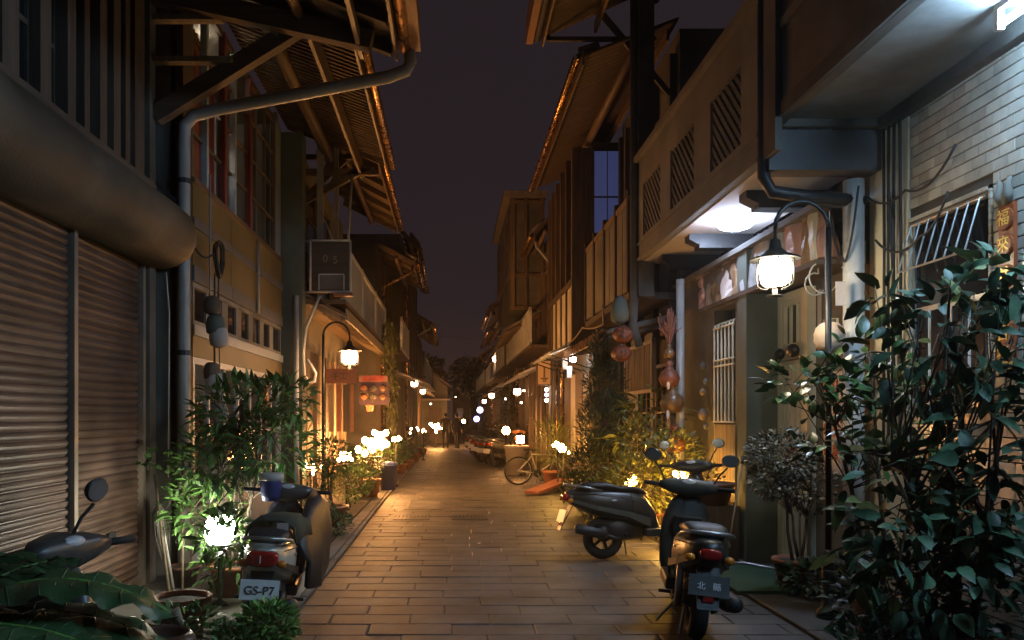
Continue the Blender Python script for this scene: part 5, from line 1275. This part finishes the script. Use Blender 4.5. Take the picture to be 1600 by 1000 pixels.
# red plank and planter tub by the bicycle
loose("red_plank", "red plank lying aslant on the paving by the bush", "plank", MB().beam((1.62,16.1,.06),(2.42,17.1,.24),.34,.05), mk("red_plank_paint",(.30,.09,.055),rough=.6,var=.3), (2.0,16.6,.05), smooth=False)
f = thing("planter_tub", "round grey planter tub behind the bicycle", "planter", (1.78,21.8,0))
MB().lathe([(.26,0),(.32,.72),(.35,.73),(.35,.80),(.30,.80),(.29,.70)], 24, Matrix.Translation((1.78,21.8,0))).build("body", M_pinkp, f, True)
MB().lathe([(.30,.68),(.05,.72)], 16, Matrix.Translation((1.78,21.8,0))).build("soil", M_soil, f)
f = thing("blue_bin", "blue plastic bin below the bright orange flood lamps", "bin", (-1.36,17.3,0))
MB().lathe([(.15,0),(.19,.52),(.205,.52),(.205,.56),(.18,.56),(.17,.50)], 20, Matrix.Translation((-1.36,17.3,0))).build("body", M_bin, f, True)
MB().lathe([(.21,.562),(.21,.59),(.05,.62)], 20, Matrix.Translation((-1.36,17.3,0))).build("lid", M_bin, f, True)
f = thing("wicker_chair", "low brown tub with a rim behind the near scooter's handlebar", "tub", (2.95,8.9,.5))
f.name = "wall_tub"; WL["wall_tub"] = Vector((2.95,8.9,.5))
MB().lathe([(.17,0),(.23,.20),(.25,.20),(.25,.24),(.21,.24),(.20,.18)], 20, Matrix.Translation((2.90,8.9,.62))).build("body", M_brownpot, f, True)
MB().bx(2.7,3.15,8.75,9.05,.0,.615).build("stand", M_wdz, f)
# projecting sign frame on the left
f = thing("frame_sign", "white tube framed brown signboard projecting over the left lamp", "sign", (-2.0,12.85,3.55))
x0, x1, z0, z1 = -2.26, -1.62, 3.60, 4.42
fr = MB()
for a, b in (((x0,z0),(x1,z0)),((x0,z1),(x1,z1)),((x0,z0),(x0,z1)),((x1,z0),(x1,z1))): fr.tube([(a[0],12.85,a[1]),(b[0],12.85,b[1])], .018, 8)
fr.build("frame", M_pvcw, f, True)
bd = MB().bx(x0+.02,x1-.02,12.84,12.87,z0+.02,z1-.02).build("board", M_wdx, f)
for tx, px_, pz_ in (("0",-2.02,4.12),("5",-1.86,4.10)): text(tx, .17, M_wlz, bd, Mface((px_,12.836,pz_),'-Y'), "glyph")
ir = MB()
for a, b in (((-2.12,3.62),(-2.12,3.87)),((-1.72,3.62),(-1.72,3.87)),((-2.12,3.87),(-1.72,3.87))): ir.beam((a[0],12.825,a[1]),(b[0],12.825,b[1]),.02,.02)
ir.build("inner_frame", M_pvcw, f)
MB().bx(-2.10,-1.74,12.828,12.838,3.64,3.85).build("inner_panel", M_plast, f)
MB().tube([(-2.5,12.9,4.42),(-1.62,12.9,4.42)], .02, 8).tube([(-2.5,12.9,3.6),(-1.62,12.9,3.6)], .02, 8).tube([(-1.66,12.87,4.42),(-1.60,12.9,5.5)], .022, 8).tube([(-1.9,12.87,4.42),(-2.1,12.9,4.9)], .014, 6).build("bracket", M_pvc, f, True)
MB().bx(-1.88,-1.58,12.78,12.92,3.52,3.575).build("lamp_bar", M_orange, f)
loose("bent_conduit", "white conduit curving down from the framed sign into a loop", "pipe",
      MB().tube([(-2.1,12.8,3.52),(-2.2,12.78,3.3),(-2.32,12.76,3.0),(-2.36,12.75,2.6),(-2.34,12.75,2.25),(-2.26,12.75,2.12),(-2.18,12.75,2.15),(-2.16,12.75,2.28),(-2.24,12.75,2.42),(-2.30,12.75,2.5)], .026, 8), M_pvcw, (-2.2,12.75,2.1))
MBt = MB().tube([(-2.44,12.62,3.5),(-2.44,12.62,1.0),(-2.42,12.62,0)], .04, 9); loose("grey_pipe", "upright grey pipe at the edge of the green end pier", "pipe", MBt, M_pvcw, (-2.44,12.62,0))
# dessert banners
f = thing("dessert_banner", "purple banner printed with six scoops under a pink lettered strip", "banner", (-1.7,17.1,1.8))
MB().bx(-1.97,-1.33,17.1,17.115,1.84,2.32).build("cloth", mk("purple_cloth",(.045,.024,.055),rough=.8,var=.2), f)
MB().bx(-1.97,-1.36,17.085,17.098,2.33,2.46).build("strip", mk("dusty_pink_cloth",(.25,.11,.10),rough=.8), f)
text("冰淇淋", .15, M_redink, f, Mface((-1.66,17.08,2.395),'-Y'), "lettering")
for i in range(6):
    cx, cz = -1.86+.2*(i%3), 2.2-.19*(i//3)
    MB().ball((cx,17.09,cz), .075,.015,.06).build("printed_scoop", (M_terra,M_plast,M_gourd)[i%3], f, True)
    MB().prism([(cx-.06,17.094,cz-.03),(cx+.06,17.094,cz-.03),(cx,17.094,cz-.11)],(0,-.008,0)).build("printed_cone", M_wmz, f)
f = thing("orange_shop_strip", "orange cloth strip with small dark lettering behind the left lamp", "banner", (-2.1,15.2,2.35))
MB().bx(-2.38,-1.80,15.2,15.212,2.22,2.50).build("cloth", mk("orange_cloth",(.22,.09,.055),rough=.8,var=.2), f)
text("手工", .15, M_ink, f, Mface((-2.12,15.195,2.35),'-Y'), "lettering")
for i, (xx, m, w) in enumerate(((-2.33,M_wlz,.09),(-2.18,M_terra,.08),(-2.06,M_wdz,.12),(-1.92,M_terra,.06))):
    loose("hanging_cloth_strip", ("pale cloth strip, leftmost below the orange banner","red cloth strip second from left below the orange banner","dark cloth strip third from left below the orange banner","narrow red strip, rightmost below the orange banner")[i], "cloth strip",
          MB().bx(xx,xx+w,15.25,15.26,1.3,2.2), m, (xx,15.25,1.3), "cloth strips hanging in the dessert shop", False)
# white sign box on the right
f = thing("sign_box", "small pale projecting sign box with brown emblem on the right", "sign", (2.2,18.9,2.4))
MB().bx(2.02,2.36,18.85,19.05,2.32,2.92).build("box", M_wdz, f)
MB().bx(2.045,2.335,18.835,18.848,2.345,2.895).build("panel", mk("peach_panel",(.62,.42,.28),rough=.5,var=.08), f)
MB().bx(2.10,2.28,18.826,18.834,2.47,2.50).bx(2.17,2.21,18.826,18.834,2.502,2.75).build("emblem", M_wmz, f)
MB().ball((2.19,18.83,2.44), .05,.006,.045).build("emblem_base", M_wlz, f)
MB().tube([(2.36,18.95,2.8),(2.7,18.95,2.8)], .015, 6).build("bracket", M_black, f)
# lanterns, gourds, masks
def pumpkin(label, x, y, z, r, sw):
    f = thing("orange_lantern", label, "lantern", (x,y,z), 0, "round orange lanterns on a string")
    rg = []
    for k in range(9):
        t = math.pi*(k+.15)/8.3; rg.append([(x+r*math.sin(t)*(1+.05*math.cos(8*a))*math.cos(a), y+r*math.sin(t)*(1+.05*math.cos(8*a))*math.sin(a), z-r*.86*math.cos(t)) for a in [2*math.pi*i/32 for i in range(32)]])
    MB().loft(rg).build("body", M_pumpkin, f, True)
    MB().lathe([(r*.3,r*.82),(r*.3,r*.95),(r*.1,r*.95)], 12, Matrix.Translation((x,y,z))).build("cap", M_wdz, f)
    pts = [(x-.01+(.012+.0075*i)*math.cos(i*.62)*sw, y-r*1.02*math.cos(.0065*i*8), z+(.012+.0075*i)*math.sin(i*.62)*.8) for i in range(11)]
    MB().tube(pts, .007, 5).build("swirl", M_ink, f)
    return f
pumpkin("upper orange lantern with a dark swirl beside the conifer", 2.36, 11.0, 2.72, .135, 1)
pumpkin("lower orange lantern with a dark swirl beside the conifer", 2.34, 11.0, 2.46, .135, -1)
MBc = MB().tube([(2.36,11.0,3.25),(2.36,11.0,2.84)], .006, 5); loose("lantern_cord", "cord carrying the two orange lanterns", "cord", MBc, M_cable, (2.36,11,2.84))
loose("dark_bundle_sack", "dark sack hanging above the orange lanterns", "sack", MB().lathe([(.03,.36),(.09,.30),(.13,.15),(.12,.02),(.05,-.03)], 12, Matrix.Translation((2.33,11.05,2.9))), M_teal, (2.33,11.05,2.9))
def gourd(label, x, y, z, r, m=None, straw=False):
    f = thing("dried_gourd", label, "gourd", (x,y,z), 0, "gourds and discs strung along the grey pipe")
    MB().lathe([(.02,-r*.9),(r*.7,-r*.75),(r,-r*.1),(r*.8,r*.5),(r*.4,r*.85),(r*.32,r*1.1),(r*.45,r*1.35),(r*.2,r*1.6)], 16, Matrix.Translation((x,y,z))).build("body", m or M_gourd, f, True)
    MB().tube([(x,y,z+r*1.55),(x+.01,y,z+r*1.9)], .008, 5).build("stalk", M_straw, f)
    if straw:
        mb = MB(); rnd = random.Random(9)
        for i in range(70):
            a = rnd.uniform(0,6.28); q = rnd.uniform(.03,.16)
            mb.tube([(x,y,z+r*1.4),(x+q*.4*math.cos(a),y+q*.4*math.sin(a),z+r*1.4+.16),(x+q*math.cos(a),y+q*math.sin(a),z+r*1.4+rnd.uniform(.2,.5))], .006, 4)
        tag(mb.build("straw_tuft", M_straw, f), kind='stuff')
    return f
gourd("gourd head with a wild straw tuft, topmost on the grey pipe", 2.86, 10.5, 2.42, .075, straw=True)
gourd("orange half gourd just below the straw tufted one", 2.86, 10.5, 2.10, .14, M_pumpkin)
gourd("widest tan gourd, third down the grey pipe", 2.90, 10.5, 1.78, .16, M_gourd)
gourd("lowest gourd, lit orange above the bush", 2.92, 10.45, 1.25, .15, M_pumpkin)
for i, (z, y) in enumerate(((2.0,10.4),(1.62,10.42))):
    loose("shell_pendant", ("upper pale shell pendant on the gourd string","lower pale shell pendant on the gourd string")[i], "pendant", MB().ball((2.82,y,z),.022,.02,.06), M_paper, (2.82,y,z))
loose("gourd_pipe", "upright grey pipe carrying the gourds", "pipe", MB().tube([(3.02,10.55,3.4),(3.02,10.55,0)], .055, 12), M_pvc, (3.02,10.55,0))
for i, (x_, y_, z_, s_) in enumerate(((3.14,9.98,2.22,.045),(3.15,9.9,2.03,.035),(3.15,10.02,1.9,.04),(3.14,9.98,1.62,.07),(3.16,9.92,1.47,.035))):
    loose("pale_ornament", ("highest","second","third","largest round","lowest")[i]+" pale ornament hanging on the wall right of the gourds", "ornament", MB().ball((x_,y_,z_),s_,s_*.6,s_*1.1,10,6), (M_plastd,M_plast,M_wlz,M_wmz,M_plastd)[i], (x_,y_,z_), "pale ornaments by the gourds")
# paper lantern on the right
f = thing("paper_lantern", "ribbed white paper lantern hanging by the black lamp pole", "lantern", (3.12,6.62,2.2))
rg = []
for k in range(15):
    t = math.pi*(k+.6)/15.2; rr = .122*math.sin(t)**.75*(1+.035*(-1)**k); rg.append([(3.13+rr*math.cos(a),6.62+rr*math.sin(a),2.25-.13*math.cos(t)) for a in [2*math.pi*i/20 for i in range(20)]])
MB().loft(rg).build("body", M_lantern, f, True)
MB().lathe([(.05,.125),(.05,.15),(.02,.15)], 14, Matrix.Translation((3.13,6.62,2.25))).build("cap", M_wmz, f)
MB().tube([(3.13,6.62,2.40),(3.13,6.62,3.3)], .004, 4).build("cord", M_cablew, f)
loose("hanging_tag", "small pale card hanging on a string above the paper lantern", "card", MB().bx(3.20,3.29,6.66,6.665,2.52,2.72), M_paper, (3.24,6.66,2.62), smooth=False)
# hanging ornaments at the left post
for i, (z, r_, m, lab) in enumerate(((2.72,.09,M_wdz,"dark drum-shaped jar, topmost at the left post"),(2.52,.10,M_teal,"greenish jar second from the top at the left post"),(2.40,.10,M_pinkp,"shiny pinkish gourd lit at the left post"),(2.05,.09,M_wmz,"brown gourd in the middle of the left post"),(1.92,.11,M_pinkp,"lower shiny gourd at the left post"),(1.62,.10,M_plast,"pale crumpled ornament low at the left post"),(1.15,.16,M_plast,"large pale sack-like ornament lowest at the left post"))):
    loose("hanging_jar", lab, "jar", MB().lathe([(r_*.3,-r_*1.1),(r_*.9,-r_*.8),(r_,0),(r_*.8,r_*.8),(r_*.45,r_*1.05)], 14, Matrix.Translation((-2.42+.035*(i%3),8.1,z))), m, (-2.42,8.1,z), "jars and gourds hung by the left post")
loose("jar_cord", "long cord the jars at the left post hang from", "cord", MB().tube([(-2.40,8.12,3.05),(-2.40,8.13,1.1)], .008, 5), M_cable, (-2.4,8.12,1.1))
# cables
def cable(label, pts, r=.008, m=None, sag=0, cat="cable"):
    P = []; pts = [Vector(p) for p in pts]
    for a, b in zip(pts[:-1], pts[1:]):
        for i in range(8):
            t = i/8; P.append(a.lerp(b,t) - Vector((0,0,sag*4*t*(1-t)*(b-a).length)))
    P.append(pts[-1]); loose("hanging_cable", label, cat, MB().tube(P, r, 6), m or M_cable, pts[0])
cable("thin pale cord hanging straight down beside the left downpipe", [(-2.78,7.8,3.0),(-2.75,7.8,2.6),(-2.76,7.8,1.0)], .008, M_cablew)
cable("black cable looping under the mustard band", [(-2.62,8.1,3.35),(-2.5,8.4,3.3),(-2.55,9.0,3.3)], .012, sag=.25)
cable("cable dropping from the coil down the shop front", [(-2.5,8.6,3.1),(-2.52,8.7,2.2),(-2.5,8.75,1.5)], .006)
cable("second cable slanting to the left post from the coil", [(-2.5,8.62,3.1),(-2.46,8.3,2.3),(-2.44,8.2,1.6)], .006)
mb = MB()
for k in range(5):
    mb.tube([(-2.5+.02*math.sin(k*2)+.01*math.sin(a*2),8.6+(.10+.012*k)*math.cos(a),3.28+(.16+.01*k)*math.sin(a)) for a in [2*math.pi*i/20 for i in range(21)]], .009, 5)
loose("cable_coil", "coil of black cable hung on the mustard band", "cable coil", mb, M_cable, (-2.5,8.6,3.28))
loose("band_conduit", "thin vertical conduit crossing the mustard bands", "pipe", MB().tube([(-2.6,8.62,4.2),(-2.6,8.62,2.6)], .012, 6), M_pvc, (-2.6,8.62,2.6))
loose("second_band_conduit", "second thin conduit crossing the mustard bands farther along", "pipe", MB().tube([(-2.63,10.9,4.0),(-2.63,10.9,3.0)], .02, 6), M_pvc, (-2.63,10.9,3.0))
rnd = random.Random(17)
for i, lab in enumerate(("dark cable sagging along the tiled wall's corner","dark cable looping round the white corner pipe","pale cable hooked beside the meter box","dark cable dropping past the cream pier","dark cable arching over the barred tiled window","pale curled cable under the ledge")):
    P = [[(3.5,6.9,3.6),(3.52,6.2,3.35),(3.53,5.6,3.5)],[(3.3,7.0,3.4),(3.32,6.75,2.9),(3.36,6.6,3.5)],[(3.40,7.1,3.1)]+[(3.27+.13*math.cos(a),7.02,2.82+.14*math.sin(a)) for a in [1.2+.4*k for k in range(13)]],[(3.52,6.45,3.7),(3.54,6.4,2.6),(3.53,6.42,1.6)],[(3.5,6.6,3.05),(3.52,6.0,2.95),(3.54,5.7,3.2)],[(3.3,7.2,2.95)]+[(3.25+.09*math.cos(a),7.15,2.78+.1*math.sin(a)) for a in [1.2+.5*k for k in range(10)]]][i]
    cable(lab, P, .010 if i not in (2,5) else .007, M_cablew if i in (2,5) else M_cable, sag=.18 if i in (0,1,4) else .05)
for i in range(4):
    yy = 6.35+.08*i; cable(("leftmost","second","third","rightmost")[i]+" of the dark cables bundled up the cream pier", [(3.56-.0*i,yy,4.0),(3.57,yy+.03*math.sin(i),3.0),(3.56,yy,1.2)], .012)
cable("thin overhead wire crossing the lane far away", [(-1.9,30,5.0),(2.4,36,5.2)], .012, sag=.04)
cable("second overhead wire crossing the lane farther away", [(-1.9,42,4.6),(2.4,47,4.7)], .014, sag=.04)
cable("orange lit cable along the low pent roof on the right", [(2.2,11.6,3.2),(2.4,12.6,3.05),(2.3,14,3.15),(2.25,15.5,3.0)], .016, M_wlz, sag=.03)
# hanging white papers under the awning, and fairy lights
for i, (x_, y_, z_) in enumerate(((2.3,16.5,2.68),(2.36,16.3,2.5),(2.62,15.7,2.95),(2.7,15.7,2.8))):
    loose("hanging_card", ("pale card hanging left under the white awning","second card hanging under the white awning","upper white card behind the conifer's tip","lower white card behind the conifer's tip")[i], "card", MB().bx(x_,x_+.10,y_,y_+.006,z_-.12,z_+.12), M_paper, (x_,y_,z_), "cards hanging under the white awning", False)
for i in range(3): loose("spot_lamp", ("upper","middle","lower")[i]+" tiny white lamp beside the pale sign box", "lamp", MB().ball((2.30,19.3,2.24-.13*i),.045), E_spark if i != 1 else E_violet, (2.30,19.3,2.24-.13*i), "tiny lamps by the sign box")
for i in range(9):
    x_, y_, z_ = [(-1.1,22,1.25),(-1.2,23.5,1.1),(-1.05,25.5,1.15),(-1.15,27,1.2),(2.0,22,2.3),(2.1,24,2.0),(1.9,28,2.2),(-.85,33,2.1),(.3,55,2.9)][i]
    loose("fairy_light", "tiny warm light "+("over the left bushes, first","over the left bushes, second","over the left bushes, third","over the left bushes, fourth","on the right above the planter tub","on the right wall past the planter tub","on the right over the dark scooters","on the left past the walkers' lamp","high at the lane's dark end")[i], "light", MB().ball((x_,y_,z_),.03,None,None,8,6), E_spark, (x_,y_,z_), "tiny scattered lights")
for i, (x_, y_) in enumerate(((-.53,11.55),(.62,12.1),(.92,11.6),(.35,10.0))):
    loose("litter_glint", ("white petal on the paving nearest the manhole lid","white petal on the paving in mid lane","white petal on the paving nearest the black scooter","white petal nearest the camera on the paving")[i], "glint", MB().prism([(x_-.025,y_,.006),(x_,y_-.012,.006),(x_+.025,y_+.01,.012),(x_,y_+.022,.010)],(0,0,.004)), M_white, (x_,y_,.006), "pale glints of leaf litter on the paving", False)  # white flecks painted for light glinting on leaf litter
# ================================================================== thin haze volume added for the glow round the lamps
hz = MB().bx(-155, 155, -64, 264, -1.4, 11.5).build("haze", None); tag(hz, kind='stuff')
hm = bpy.data.materials.new("lamp_glow_haze"); hm.use_nodes = True; hn = hm.node_tree; hn.nodes.clear()
pv = hn.nodes.new("ShaderNodeVolumePrincipled"); ho = hn.nodes.new("ShaderNodeOutputMaterial")
pv.inputs["Color"].default_value = (.9,.88,.86,1); pv.inputs["Density"].default_value = .0008; pv.inputs["Anisotropy"].default_value = .85
hn.links.new(pv.outputs[0], ho.inputs["Volume"]); hz.data.materials.append(hm)
